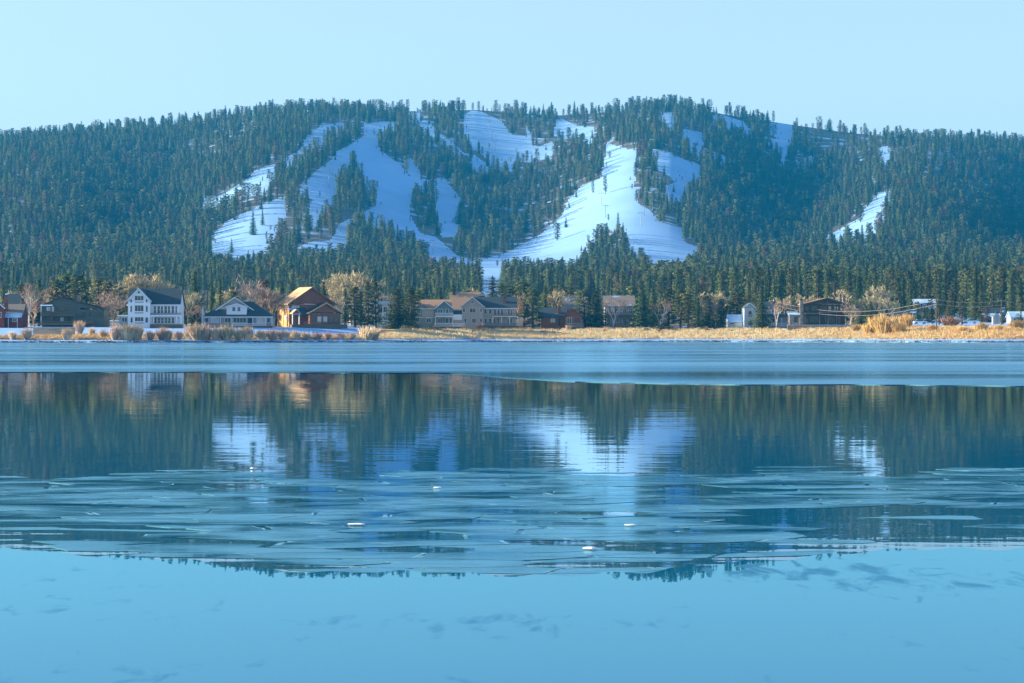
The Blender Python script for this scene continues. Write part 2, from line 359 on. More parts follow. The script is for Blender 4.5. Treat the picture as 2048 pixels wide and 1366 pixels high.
def ice_material(name, frost, rough, base_rough, scale, stretch, lo, hi, bump=0.0, clear=(0.004, 0.045, 0.085), tint=(0.55, 0.88, 1.0), tint2=None, patch=0.0):
    """a skin of ice: clear dark ice and pale frosted patches by noise"""
    m = bpy.data.materials.new(name); m.use_nodes = True; nt = m.node_tree; N = nt.nodes; L = nt.links
    dn, gn, fn = dielectric(nt, 1.31, tint)
    g = N.new('ShaderNodeNewGeometry'); mp = N.new('ShaderNodeMapping'); mp.inputs['Scale'].default_value = stretch; L.new(g.outputs['Position'], mp.inputs['Vector'])
    n = N.new('ShaderNodeTexNoise'); n.inputs['Scale'].default_value = scale; n.inputs['Detail'].default_value = 9; n.inputs['Roughness'].default_value = 0.6; n.inputs['Distortion'].default_value = 0.6
    L.new(mp.outputs['Vector'], n.inputs['Vector'])
    mr = N.new('ShaderNodeMapRange'); mr.inputs['From Min'].default_value = lo; mr.inputs['From Max'].default_value = hi;     src = n.outputs['Fac']
    if patch:                               # marks gather in a few patches
        n0 = N.new('ShaderNodeTexNoise'); n0.inputs['Scale'].default_value = 0.32; n0.inputs['Detail'].default_value = 1; L.new(g.outputs['Position'], n0.inputs['Vector'])
        ma = N.new('ShaderNodeMath'); ma.operation = 'MULTIPLY_ADD'; ma.inputs[1].default_value = patch; L.new(n0.outputs['Fac'], ma.inputs[0]); L.new(n.outputs['Fac'], ma.inputs[2])
        mb_ = N.new('ShaderNodeMath'); mb_.operation = 'SUBTRACT'; mb_.inputs[1].default_value = patch * 0.5; L.new(ma.outputs[0], mb_.inputs[0]); src = mb_.outputs[0]
    L.new(src, mr.inputs['Value'])
    mx = N.new('ShaderNodeMix'); mx.data_type = 'RGBA'; mx.inputs['A'].default_value = (*clear, 1); mx.inputs['B'].default_value = (*frost, 1)
    L.new(mr.outputs['Result'], mx.inputs['Factor']); L.new(mx.outputs['Result'], dn.inputs['Color'])
    if tint2:
        mt = N.new('ShaderNodeMix'); mt.data_type = 'RGBA'; mt.inputs['A'].default_value = (*tint, 1); mt.inputs['B'].default_value = (*tint2, 1); L.new(mr.outputs['Result'], mt.inputs['Factor']); L.new(mt.outputs['Result'], gn.inputs['Color'])
    m2 = N.new('ShaderNodeMapRange'); m2.inputs['To Min'].default_value = base_rough; m2.inputs['To Max'].default_value = rough; L.new(mr.outputs['Result'], m2.inputs['Value']); L.new(m2.outputs['Result'], gn.inputs['Roughness'])
    if bump:
        bp = N.new('ShaderNodeBump'); bp.inputs['Distance'].default_value = bump; L.new(n.outputs['Fac'], bp.inputs['Height']); [L.new(bp.outputs['Normal'], q.inputs['Normal']) for q in (dn, gn, fn)]
    return m
M_ice_far = ice_material('frosted_ice', (0.045, 0.14, 0.21), 0.20, 0.09, 0.05, (0.35, 1.0, 1), 0.36, 0.62, tint=(0.5, 0.82, 0.95))
M_ice_near = ice_material('clear_ice', (0.004, 0.05, 0.10), 0.10, 0.004, 5.0, (1.0, 0.30, 1), 0.60, 0.74, tint=(0.54, 0.94, 1.0), tint2=(0.36, 0.74, 0.90), patch=0.8, clear=(0.0, 0.060, 0.140))
M_ice_plate = ice_material('plate_ice', (0.06, 0.20, 0.27), 0.16, 0.02, 0.7, (1, 1.6, 1), 0.36, 0.60, tint=(0.52, 0.86, 0.97))
M_ice_rim = ice_material('ice_rim', (0.20, 0.42, 0.50), 0.3, 0.08, 2.5, (1, 1, 1), 0.40, 0.66, clear=(0.04, 0.15, 0.21), tint=(0.6, 0.9, 1.0))

# frozen sheet along the far shore, its rim at the open water uneven
def depth_of(py): return CAM_H * FPX / (py - HZ)
edge = []
for px in np.arange(-900, 2960, 10.0):
    py = np.interp(px, [-900, 0, 900, 1000, 1150, 1400, 2048, 2960], [744, 744.5, 746.5, 755, 765, 768.5, 773, 778]) + 0.8 * float(vnoise(np.array(px * 0.01), np.array(0.), 51)) + 0.35 * float(vnoise(np.array(px * 0.05), np.array(0.), 52))
    y = depth_of(py); edge.append(((px - 1024) / FPX * y, y))
mb = MB(); zz = 0.02
V0 = [(x, y, zz) for x, y in edge]; n = len(V0)
far = [((px - 1024) / FPX * (float(shore_y(px)) + 3), float(shore_y(px)) + 3, zz) for px in np.arange(-900, 2960, 10.0)]
mb.v = V0 + far + [(x, y, -0.05) for x, y, _ in V0]
for i in range(n - 1):
    mb.f.append((i, i + 1, n + i + 1, n + i)); mb.f.append((2 * n + i, 2 * n + i + 1, i + 1, i))
tag(mb.build('lake_ice', M_ice_far), 'frosted pale blue ice sheet lying along the far shore', None, None, 'structure')

# thin clear ice close to the camera
edge = []
for k in range(181):
    px = -1000 + k * 22.5
    py = np.interp(px, [-1000, 0, 300, 500, 700, 900, 1100, 1300, 1450, 1650, 2048, 3050], [1092, 1094, 1120, 1138, 1146, 1152, 1150, 1150, 1128, 1110, 1096, 1090]) + 4 * math.sin(px * 0.013) + 3 * math.sin(px * 0.045)
    y = depth_of(py); edge.append(((px - 1024) / FPX * y, y, 0.008))
mb = MB(); n = len(edge); mb.v = edge + [(x * 1.0, -20, 0.008) for x, y, _ in edge] + [(x, y, -0.03) for x, y, _ in edge]
for i in range(n - 1):
    mb.f.append((n + i, n + i + 1, i + 1, i)); mb.f.append((i, i + 1, 2 * n + i + 1, 2 * n + i))
tag(mb.build('lake_ice', M_ice_near), 'smooth glassy thin ice filling the nearest part of the lake', None, None, 'structure')

# broken thin plates between the open water and the near ice: irregular cells, some missing, a few rafted
def clip(poly, a, b, c):
    out = []
    for i in range(len(poly)):
        p, q = poly[i], poly[(i + 1) % len(poly)]; dp = a * p[0] + b * p[1] - c; dq = a * q[0] + b * q[1] - c
        if dp <= 0: out.append(p)
        if dp * dq < 0:
            t = dp / (dp - dq); out.append((p[0] + (q[0] - p[0]) * t, p[1] + (q[1] - p[1]) * t))
    return out
seeds = []
while len(seeds) < 900:
    y = rng.uniform(17.0, 33.5); x = rng.uniform(-8.2, 8.2)
    if all((x - a_) ** 2 + ((y - b_) * 2.1) ** 2 > 0.52 ** 2 for a_, b_ in seeds) or rng.random() < 0.10: seeds.append((x, y))
plates = MB(); rims = MB()
S = np.array(seeds)
for k, (x, y) in enumerate(seeds):
    px = 1024 + x / y * FPX; py = HZ + CAM_H * FPX / y
    top = 944 + 8 * math.sin(px * 0.011) + 6 * math.sin(px * 0.031); bot = float(np.interp(px, [0, 300, 500, 900, 1300, 1450, 1650, 2048], [1090, 1112, 1130, 1146, 1146, 1122, 1104, 1090]))
    if py < top or py > bot: continue
    dark = float(vnoise(np.array(px * 0.006), np.array(py * 0.045), 21))
    band = 0.0
    if px < 360 and 1048 < py < 1086: band = 1.0            # open slots where the trees mirror clearly
    if px > 1560 and 1018 < py < 1100: band = 1.0
    if 1000 < px < 1480 and 1082 < py < 1126 : band = 0.9
    if 1280 < px < 1420 and 968 < py < 990: band = 0.8
    if rng.random() < 0.75 * band + (0.25 if dark < -0.55 else 0.05): continue
    cell = [(x - 1.3, y - .6), (x + 1.3, y - .6), (x + 1.3, y + .6), (x - 1.3, y + .6)]
    dd = (((S - np.array([x, y])) * [1, 2.1]) ** 2).sum(1)
    for j in np.argsort(dd)[1:18]:
        sx, sy = seeds[j]; a_, b_ = sx - x, (sy - y) * 4.4; cell = clip(cell, a_, b_, (a_ * (sx + x) + b_ * (sy + y)) / 2)
    if len(cell) < 3: continue
    cx = sum(p[0] for p in cell) / len(cell); cy = sum(p[1] for p in cell) / len(cell)
    sh = rng.choice([0.99, 0.99, 0.97, 0.94, 0.9, 1.08])
    ring = []
    for i in range(len(cell)):
        p, q = cell[i], cell[(i + 1) % len(cell)]; ln = math.hypot(q[0] - p[0], q[1] - p[1]); m = max(1, int(ln / 0.09))
        for t in range(m):
            u = t / m; j = rng.uniform(-0.022, 0.022) if t else 0
            ring.append((cx + (p[0] + (q[0] - p[0]) * u - cx) * (sh + j), cy + (p[1] + (q[1] - p[1]) * u - cy) * (sh + j)))
    h = 0.0015 + (0.0016 if sh > 1 else 0) + (k % 23) * 0.00009
    def warp(p):
        return (p[0] + 0.45 * float(vnoise(np.array(p[0] * 0.55), np.array(p[1] * 0.9), 71)), p[1] + 0.28 * float(vnoise(np.array(p[0] * 0.9), np.array(p[1] * 0.55), 72)))
    rim = rng.choice([0, 0.93, 0.96, 0.90, 0.95]); wr = [warp(p) for p in ring]; inn = [warp((cx + (p[0] - cx) * rim, cy + (p[1] - cy) * rim)) for p in ring] if rim else wr
    plates.poly(*[(p[0], p[1], h) for p in wr])
    for i in range(len(ring)):
        j = (i + 1) % len(ring); p, q = wr[i], wr[j]
        plates.poly((p[0], p[1], -0.02), (q[0], q[1], -0.02), (q[0], q[1], h), (p[0], p[1], h))
        if rim and (i // 4 + k) % 3:
            rims.poly((p[0], p[1], h + 0.0006), (q[0], q[1], h + 0.0006), (inn[j][0], inn[j][1], h + 0.0006), (inn[i][0], inn[i][1], h + 0.0006))
bi = plates.build('broken_ice', M_ice_plate); tag(bi, 'thin broken ice plates drifting in a band across the lake', 'ice', None, 'stuff')
ri = rims.build('frost_rims', M_ice_rim, bi); ri['kind'] = 'stuff'

# white lumps of ice frozen into the plates
M_white_ice = nmat('white_ice', (0.75, 0.82, 0.86), (0.9, 0.92, 0.94), 4, 0.6)
for px, py, w, h, lab in ((875, 978, 0.09, 0.010, 'small white ice lump below the reflected tree island'), (985, 932, 0.08, .009, 'white ice lump at the rim of the open water'),
                          (712, 1051, 0.15, 0.004, 'long flat white ice sliver among the broken plates'), (1260, 1053, 0.10, .006, 'short white ice sliver under the reflected sunlit run'),
                          (1180, 1100, 0.11, .009, 'tilted white ice sliver near the mirrored ridge')):
    if px == 985: px, py = 507, 939
    y = depth_of(py); mb = MB(); ring = []
    for k in range(14):
        q = 2 * math.pi * k / 14; r = rng.uniform(0.8, 1.1)
        ring.append((math.cos(q) * w / 2 * r, math.sin(q) * w * 0.4 * r))
    mb.poly(*[(p[0] * 0.7, p[1] * 0.7, h * rng.uniform(0.8, 1.15)) for p in ring])
    for i in range(14):
        p, q = ring[i], ring[(i + 1) % 14]
        t0, t1 = mb.v[i], mb.v[(i + 1) % 14]
        mb.poly((p[0], p[1], 0), (q[0], q[1], 0), t1, t0)
    o = mb.build('ice_lump', M_white_ice); o.location = ((px - 1024) / FPX * y, y, 0.012); tag(o, lab, 'ice lump', 'white ice lumps on the lake')

# ------------------------------------------------------------------ conifers
def tuft(mb, c, s, r, up=0.2):
    """one spray of needles: a small irregular quad"""
    d = Vector((r.gauss(0, 1), r.gauss(0, 1), r.gauss(0, 0.7))).normalized(); n = Vector((r.gauss(0, 1), r.gauss(0, 1), r.gauss(0, 1)))
    t = d.cross(n); t = t.normalized() if t.length > 1e-6 else Vector((1, 0, 0))
    c = Vector(c); l = s * r.uniform(0.7, 1.2); w = s * r.uniform(0.35, 0.6)
    mb.poly(c - d * l, c + t * w - d * l * 0.1, c + d * l, c - t * w + d * l * 0.15)

def fir_parts(seed, H=18.0, R=3.1, gap=0.06, lean=0.0):
    r = random.Random(seed); cr = MB(); tr = MB()
    tr.tube([(0, 0, -0.8), (0.02 * H * lean, 0, H * 0.5), (0.03 * H * lean, 0, H * 0.99)], [H * 0.019, H * 0.012, H * 0.002], 6)
    z = H * gap; lv = 0
    while z < H * 0.985:
        f = z / H; rad = R * (1 - f) ** 0.8 * (0.75 + 0.25 * min(1, f / 0.12)) * r.uniform(0.82, 1.12); nb = max(4, int(8 * (1 - f) + 4))
        ph = r.uniform(0, 6.28)
        for b in range(nb):
            if r.random() < 0.13: continue
            q = ph + 2 * math.pi * b / nb + r.uniform(-0.3, 0.3); L_ = rad * r.uniform(0.65, 1.12)
            dx, dy = math.cos(q), math.sin(q); m = max(3, int(L_ / 0.42))
            for k in range(m):
                u = (k + 0.6) / m
                zz_ = z - L_ * 0.34 * u ** 1.4 + L_ * 0.10 * u ** 3 + r.uniform(-0.12, 0.12)
                for _ in range(3 if u > 0.35 else 2):
                    tuft(cr, (dx * L_ * u + r.uniform(-.22, .22) * (1 + u), dy * L_ * u + r.uniform(-.22, .22) * (1 + u), zz_), 0.27 + 0.13 * (1 - f), r)
        z += H * 0.034 * r.uniform(0.8, 1.2) * (1.15 - 0.5 * f); lv += 1
    for k in range(8): tuft(cr, (0, 0, H * (0.94 + 0.008 * k)), 0.24, r)
    return cr, tr

def pine_parts(seed, H=18.0, R=3.4, bare=0.28, flat=0.0):
    r = random.Random(seed); cr = MB(); tr = MB()
    bx_, by_ = r.uniform(-.03, .03) * H, r.uniform(-.03, .03) * H
    tr.tube([(0, 0, -0.8), (bx_ * 0.4, by_ * 0.4, H * 0.4), (bx_, by_, H * 0.93)], [H * 0.021, H * 0.015, H * 0.004], 6)
    nc = 46
    for k in range(nc):
        f = bare + (0.97 - bare) * ((k + r.random()) / nc) ** 0.9
        g = (f - bare) / (1 - bare); rad = R * (0.55 + 0.75 * g) * max(0.16, (1 - g)) ** 0.55 * r.uniform(0.55, 1.12) * (1 + flat * g)
        q = k * 2.399 + r.uniform(-.5, .5); x0, y0 = bx_ * f, by_ * f
        cx, cy, cz = x0 + math.cos(q) * rad * 0.72, y0 + math.sin(q) * rad * 0.72, f * H + r.uniform(-.3, .3)
        tr.tube([(x0, y0, cz - rad * 0.3), (cx, cy, cz - 0.1)], [0.07, 0.03], 3, False)
        cs = (0.5 + 0.42 * rad / R) * (H / 18)
        for _ in range(52):
            v = Vector((r.gauss(0, 1), r.gauss(0, 1), r.gauss(0, 0.55)))
            v = v.normalized() * r.uniform(0.35, 1.0) * cs
            tuft(cr, (cx + v.x * 1.25, cy + v.y * 1.25, cz + v.z * 0.85), 0.29 * (H / 18), r)
    return cr, tr

PROTO = []      # (kind, crown mesh, trunk mesh, height)
for i in range(5):
    c, t = fir_parts(100 + i, 18, [4.0, 3.3, 4.6, 3.6, 2.9][i], [0.04, .1, .03, .06, .14][i])
    PROTO.append(('fir', c, t))
for i in range(6):
    c, t = pine_parts(200 + i, 18, [4.0, 3.6, 4.4, 3.3, 3.9, 4.6][i], [0.06, .14, .04, .22, .08, .16][i], [0, .2, 0, .5, .1, .6][i])
    PROTO.append(('pine', c, t))
for k, (kind, c, t) in enumerate(PROTO):
    PROTO[k] = (kind, c.mesh('crown', M_needle if kind == 'fir' else M_pneedle, outward=0.9), t.mesh('trunk', M_bark))
pcol = bpy.data.collections.new('conifers')          # joined shapes for the far forest mass
for k, (kind, c, t) in enumerate(PROTO):
    vv = [v.co[:] for v in c.vertices]; ff = [tuple(p.vertices) for p in c.polygons]; n0 = len(vv); nf = len(ff)
    vv += [v.co[:] for v in t.vertices]; ff += [tuple(i + n0 for i in p.vertices) for p in t.polygons]
    me = bpy.data.meshes.new('conifer'); me.from_pydata(vv, [], ff); me.materials.append(c.materials[0]); me.materials.append(M_bark)
    me.polygons.foreach_set('material_index', [0] * nf + [1] * (len(ff) - nf)); me.update(); me.polygons.foreach_set('use_smooth', [True] * len(ff))
    av = np.array(vv); nn = np.stack([av[:, 0], av[:, 1], np.full(len(av), 0.9)], 1); nn /= np.linalg.norm(nn, axis=1, keepdims=True); me.normals_split_custom_set_from_vertices([tuple(q) for q in nn])
    pcol.objects.link(bpy.data.objects.new('conifer_%02d' % k, me))

# where the forest stands
def jittered(px0, px1, y0, y1, step):
    X0, X1 = (px0 - 1024) / FPX * y1, (px1 - 1024) / FPX * y1
    gx, gy = np.meshgrid(np.arange(X0, X1, step), np.arange(y0, y1, step))
    x = gx.ravel() + nrg.uniform(-.5, .5, gx.size) * step; y = gy.ravel() + nrg.uniform(-.5, .5, gx.size) * step
    p = 1024 + x / y * FPX; k = (p > px0) & (p < px1); return x[k], y[k]
def blocked(x, y, z, h):
    """trees never stand on a run, nor so close below one that they would screen it"""
    bad = np.zeros(len(x), bool); jx = nrg.normal(0, 3.5, len(x)); jy = nrg.normal(0, 2.0, len(x))
    for fr in (0.0, 0.3, 0.55):
        px, py = P(x, y, z + h * fr); bad |= run_id(px + jx, py + jy) >= 0
    return bad & (nrg.random(len(x)) < 0.992)
mx, my = jittered(-420, 2480, YB - 20, YR + 70, 9.5)
mz = ground_z(mx, my); mh = (9 + 12 * nrg.random(len(mx)) ** 1.4) * np.interp(my, [2200, 3600], [1.08, 0.92])
dens = 0.62 + 0.34 * vnoise(mx * 0.012, my * 0.006, 31) + 0.18 * vnoise(mx * 0.05, my * 0.03, 32)
keep = (nrg.random(len(mx)) < dens) & ~blocked(mx, my, mz, mh)
mx, my, mz, mh = mx[keep], my[keep], mz[keep], mh[keep]
# saplings along the edges of the runs
sx_, sy_ = jittered(0, 2048, YB, YR - 20, 8.0); sz_ = ground_z(sx_, sy_); spx, spy = P(sx_, sy_, sz_); si = run_id(spx, spy) >= 0; so = np.zeros(len(si), bool)
for ox, oy in ((11, 0), (-11, 0), (0, 6), (0, -6)): so |= run_id(spx + ox, spy + oy) < 0
sk = si & so & (nrg.random(len(si)) < 0.16); sh_ = 2.5 + 5.5 * nrg.random(len(si)) ** 2
mx, my, mz, mh = np.concatenate([mx, sx_[sk]]), np.concatenate([my, sy_[sk]]), np.concatenate([mz, sz_[sk]]), np.concatenate([mh, sh_[sk]])
def belt_start(px): return np.interp(px, [-500, 0, 500, 800, 1000, 1200, 1350, 1700, 2048, 2500], [1620, 1600, 1580, 1500, 1450, 1340, 1180, 1070, 1040, 1030])
bx, by = jittered(-420, 2480, 1000, YB - 20, 10.5)
bp = 1024 + bx / by * FPX
keep = (by > belt_start(bp) + nrg.uniform(-40, 40, len(bx))) & ~((np.abs(bp - 984) < 21) & (by > 1100)) & (nrg.random(len(bx)) < 0.9)
bx, by, bp = bx[keep], by[keep], bp[keep]
bz = ground_z(bx, by); bh = (9.5 + 8 * nrg.random(len(bx)) ** 1.2) * np.interp(bp, [1200, 1450], [1.0, 1.2])
keep = ~(blocked(bx, by, bz, bh) & (by > 1500)); bx, by, bz, bh, bp = bx[keep], by[keep], bz[keep], bh[keep], bp[keep]
# the nearest trees of the belt inside the view become trees of their own; the rest is the forest mass
front = np.where((bp > -15) & (bp < 2063), by - belt_start(bp), 9e9)
order = np.argsort(front)[:215]
single = np.zeros(len(bx), bool); single[order] = True
# low young conifers filling the ground behind the houses
ux, uy = jittered(-60, 2110, 800, 1620, 8.0); up_ = 1024 + ux / uy * FPX; ud = uy - shore_y(up_)
uk = (ud > 100) & (uy < belt_start(up_)) & (nrg.random(len(ux)) < np.where(up_ > 780, 0.24, 0.12)) & ~((up_ > 1690) & (ud < 150)) & (np.abs(up_ - 984) > 24)
ux, uy = ux[uk], uy[uk]; uz = ground_z(ux, uy); uh = nrg.uniform(3.0, 7.0, len(ux)) + np.clip((uy - 1000) / 100, 0, 5)
mx, my, mz, mh = np.concatenate([mx, ux]), np.concatenate([my, uy]), np.concatenate([mz, uz]), np.concatenate([mh, uh])
FX = np.concatenate([mx, bx[~single]]); FY = np.concatenate([my, by[~single]]); FZ = np.concatenate([mz, bz[~single]]); FH = np.concatenate([mh, bh[~single]])

def scatter_object(name, pts, scl, rot, idx, coll, wide=1.0):
    me = bpy.data.meshes.new(name); me.vertices.add(len(pts)); me.vertices.foreach_set('co', np.asarray(pts, np.float32).ravel())
    for nm, arr, ty in (('scl', scl, 'FLOAT'), ('wid', np.zeros(len(pts)) + wide, 'FLOAT'), ('rot', rot, 'FLOAT'), ('idx', idx, 'INT')):
        at_ = me.attributes.new(nm, ty, 'POINT'); at_.data.foreach_set('value', np.asarray(arr, np.int32 if ty == 'INT' else np.float32))
    me.update(); o = link(bpy.data.objects.new(name, me))
    ng = bpy.data.node_groups.new(name + '_nodes', 'GeometryNodeTree')
    ng.interface.new_socket('Geometry', in_out='INPUT', socket_type='NodeSocketGeometry'); ng.interface.new_socket('Geometry', in_out='OUTPUT', socket_type='NodeSocketGeometry')
    N = ng.nodes; L = ng.links; gi = N.new('NodeGroupInput'); go = N.new('NodeGroupOutput')
    ip = N.new('GeometryNodeInstanceOnPoints'); ci = N.new('GeometryNodeCollectionInfo'); ci.inputs['Collection'].default_value = coll
    ci.inputs['Separate Children'].default_value = True; ci.inputs['Reset Children'].default_value = True
    def attr(nm, ty):
        q = N.new('GeometryNodeInputNamedAttribute'); q.data_type = ty; q.inputs['Name'].default_value = nm; return q.outputs['Attribute']
    cx = N.new('ShaderNodeCombineXYZ'); L.new(attr('rot', 'FLOAT'), cx.inputs['Z'])
    cs = N.new('ShaderNodeCombineXYZ'); sc_ = attr('scl', 'FLOAT')
    ml = N.new('ShaderNodeMath'); ml.operation = 'MULTIPLY'; L.new(attr('wid', 'FLOAT'), ml.inputs[1]); L.new(sc_, ml.inputs[0])
    for ax in 'XYZ': L.new(sc_ if ax == 'Z' else ml.outputs[0], cs.inputs[ax])
    L.new(gi.outputs[0], ip.inputs['Points']); L.new(ci.outputs['Instances'], ip.inputs['Instance']); ip.inputs['Pick Instance'].default_value = True
    L.new(attr('idx', 'INT'), ip.inputs['Instance Index']); L.new(cx.outputs[0], ip.inputs['Rotation']); L.new(cs.outputs[0], ip.inputs['Scale']); L.new(ip.outputs[0], go.inputs[0])
    md = o.modifiers.new('scatter', 'NODES'); md.node_group = ng
    return o
nF = len(FX); pick = np.where(nrg.random(nF) < np.where(FY > 2200, 0.32, 0.5), nrg.integers(0, 5, nF), nrg.integers(5, 11, nF))
fo = scatter_object('forest', np.stack([FX, FY, FZ], 1), FH / 18, nrg.uniform(0, 6.28, nF), pick, pcol, nrg.uniform(1.0, 1.6, nF))
tag(fo, 'dark conifer forest covering the mountain and the valley belt', 'forest', None, 'stuff')
print('forest trees', nF, 'points mountain', len(mx))
# ------------------------------------------------------------------ houses
def wood(name, c, k=0.6, scale=0.9, stretch=(0.4, 0.4, 6)):
    return nmat(name, tuple(v * k for v in c), c, scale, 0.85, 3, 0.3, 0.7, stretch=stretch)
M_white = wood('white_siding', (0.74, 0.76, 0.78), 0.9)
M_trim = nmat('white_trim', (0.8, 0.8, 0.8), (0.72, 0.72, 0.72), 1.5, 0.6)
M_dark = wood('dark_brown_siding', (0.085, 0.065, 0.05))
M_dgreen = wood('dark_green_siding', (0.10, 0.115, 0.09))
M_red = wood('red_siding', (0.25, 0.05, 0.035))
M_logred = wood('red_brown_logs', (0.30, 0.11, 0.05))
M_grey = wood('grey_siding', (0.38, 0.40, 0.40))
M_chalet = wood('chalet_wood', (0.58, 0.33, 0.13), 0.75)
M_chaletd = wood('chalet_dark_wood', (0.27, 0.105, 0.06), 0.7)
M_sage = wood('sage_siding', (0.28, 0.30, 0.24), 0.88)
M_teal = wood('blue_grey_siding', (0.16, 0.24, 0.25), 0.85)
M_tan = wood('tan_siding', (0.46, 0.40, 0.33), 0.9)
M_blue = wood('pale_blue_siding', (0.42, 0.52, 0.62), 0.92)
M_stone = nmat('chimney_stone', (0.16, 0.14, 0.12), (0.36, 0.31, 0.26), 2.5, 0.95, 3, bump=0.6)
M_brick = nmat('chimney_brick', (0.20, 0.07, 0.045), (0.30, 0.11, 0.07), 3, 0.95, 3)
M_black = nmat('black_metal', (0.02, 0.02, 0.022), (0.04, 0.04, 0.04), 2, 0.5)
M_deck = wood('weathered_deck', (0.16, 0.12, 0.09))
M_glass = nmat('window_glass', (0.02, 0.03, 0.035), (0.06, 0.07, 0.07), 0.5, 0.06, 2, spec=0.6)
M_palepane = nmat('pale_pane', (0.42, 0.42, 0.40), (0.55, 0.54, 0.5), 0.7, 0.35, 2, spec=0.6)  # pale panes: brightness of lit and reflecting windows is put into the colour
def roofm(name, c, snow=0.0, scale=0.35):
    """shingles; snow = share of the roof still lying under snow"""
    lo = 0.72 - snow * 0.42
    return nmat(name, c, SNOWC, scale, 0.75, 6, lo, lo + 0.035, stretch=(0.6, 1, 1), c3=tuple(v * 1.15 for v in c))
M_rblue = roofm('blue_grey_shingles', (0.035, 0.060, 0.080), 0.18)
M_rblue2 = roofm('blue_grey_shingles_snowy', (0.040, 0.065, 0.085), 0.42, 0.25)
M_rteal = roofm('dark_shingles', (0.045, 0.055, 0.055), 0.05)
M_rtan = roofm('tan_shingles', (0.52, 0.36, 0.20), 0.14, 0.16)
M_rbrown = roofm('brown_shingles', (0.34, 0.23, 0.15), 0.16, 0.22)
M_rgrey = roofm('grey_shingles', (0.20, 0.19, 0.175), 0.3, 0.3)
M_rsnow = nmat('snowed_roof', SNOWC, (0.55, 0.75, 0.88), 0.3, 0.7, 4)
M_snowpatch = M_rsnow

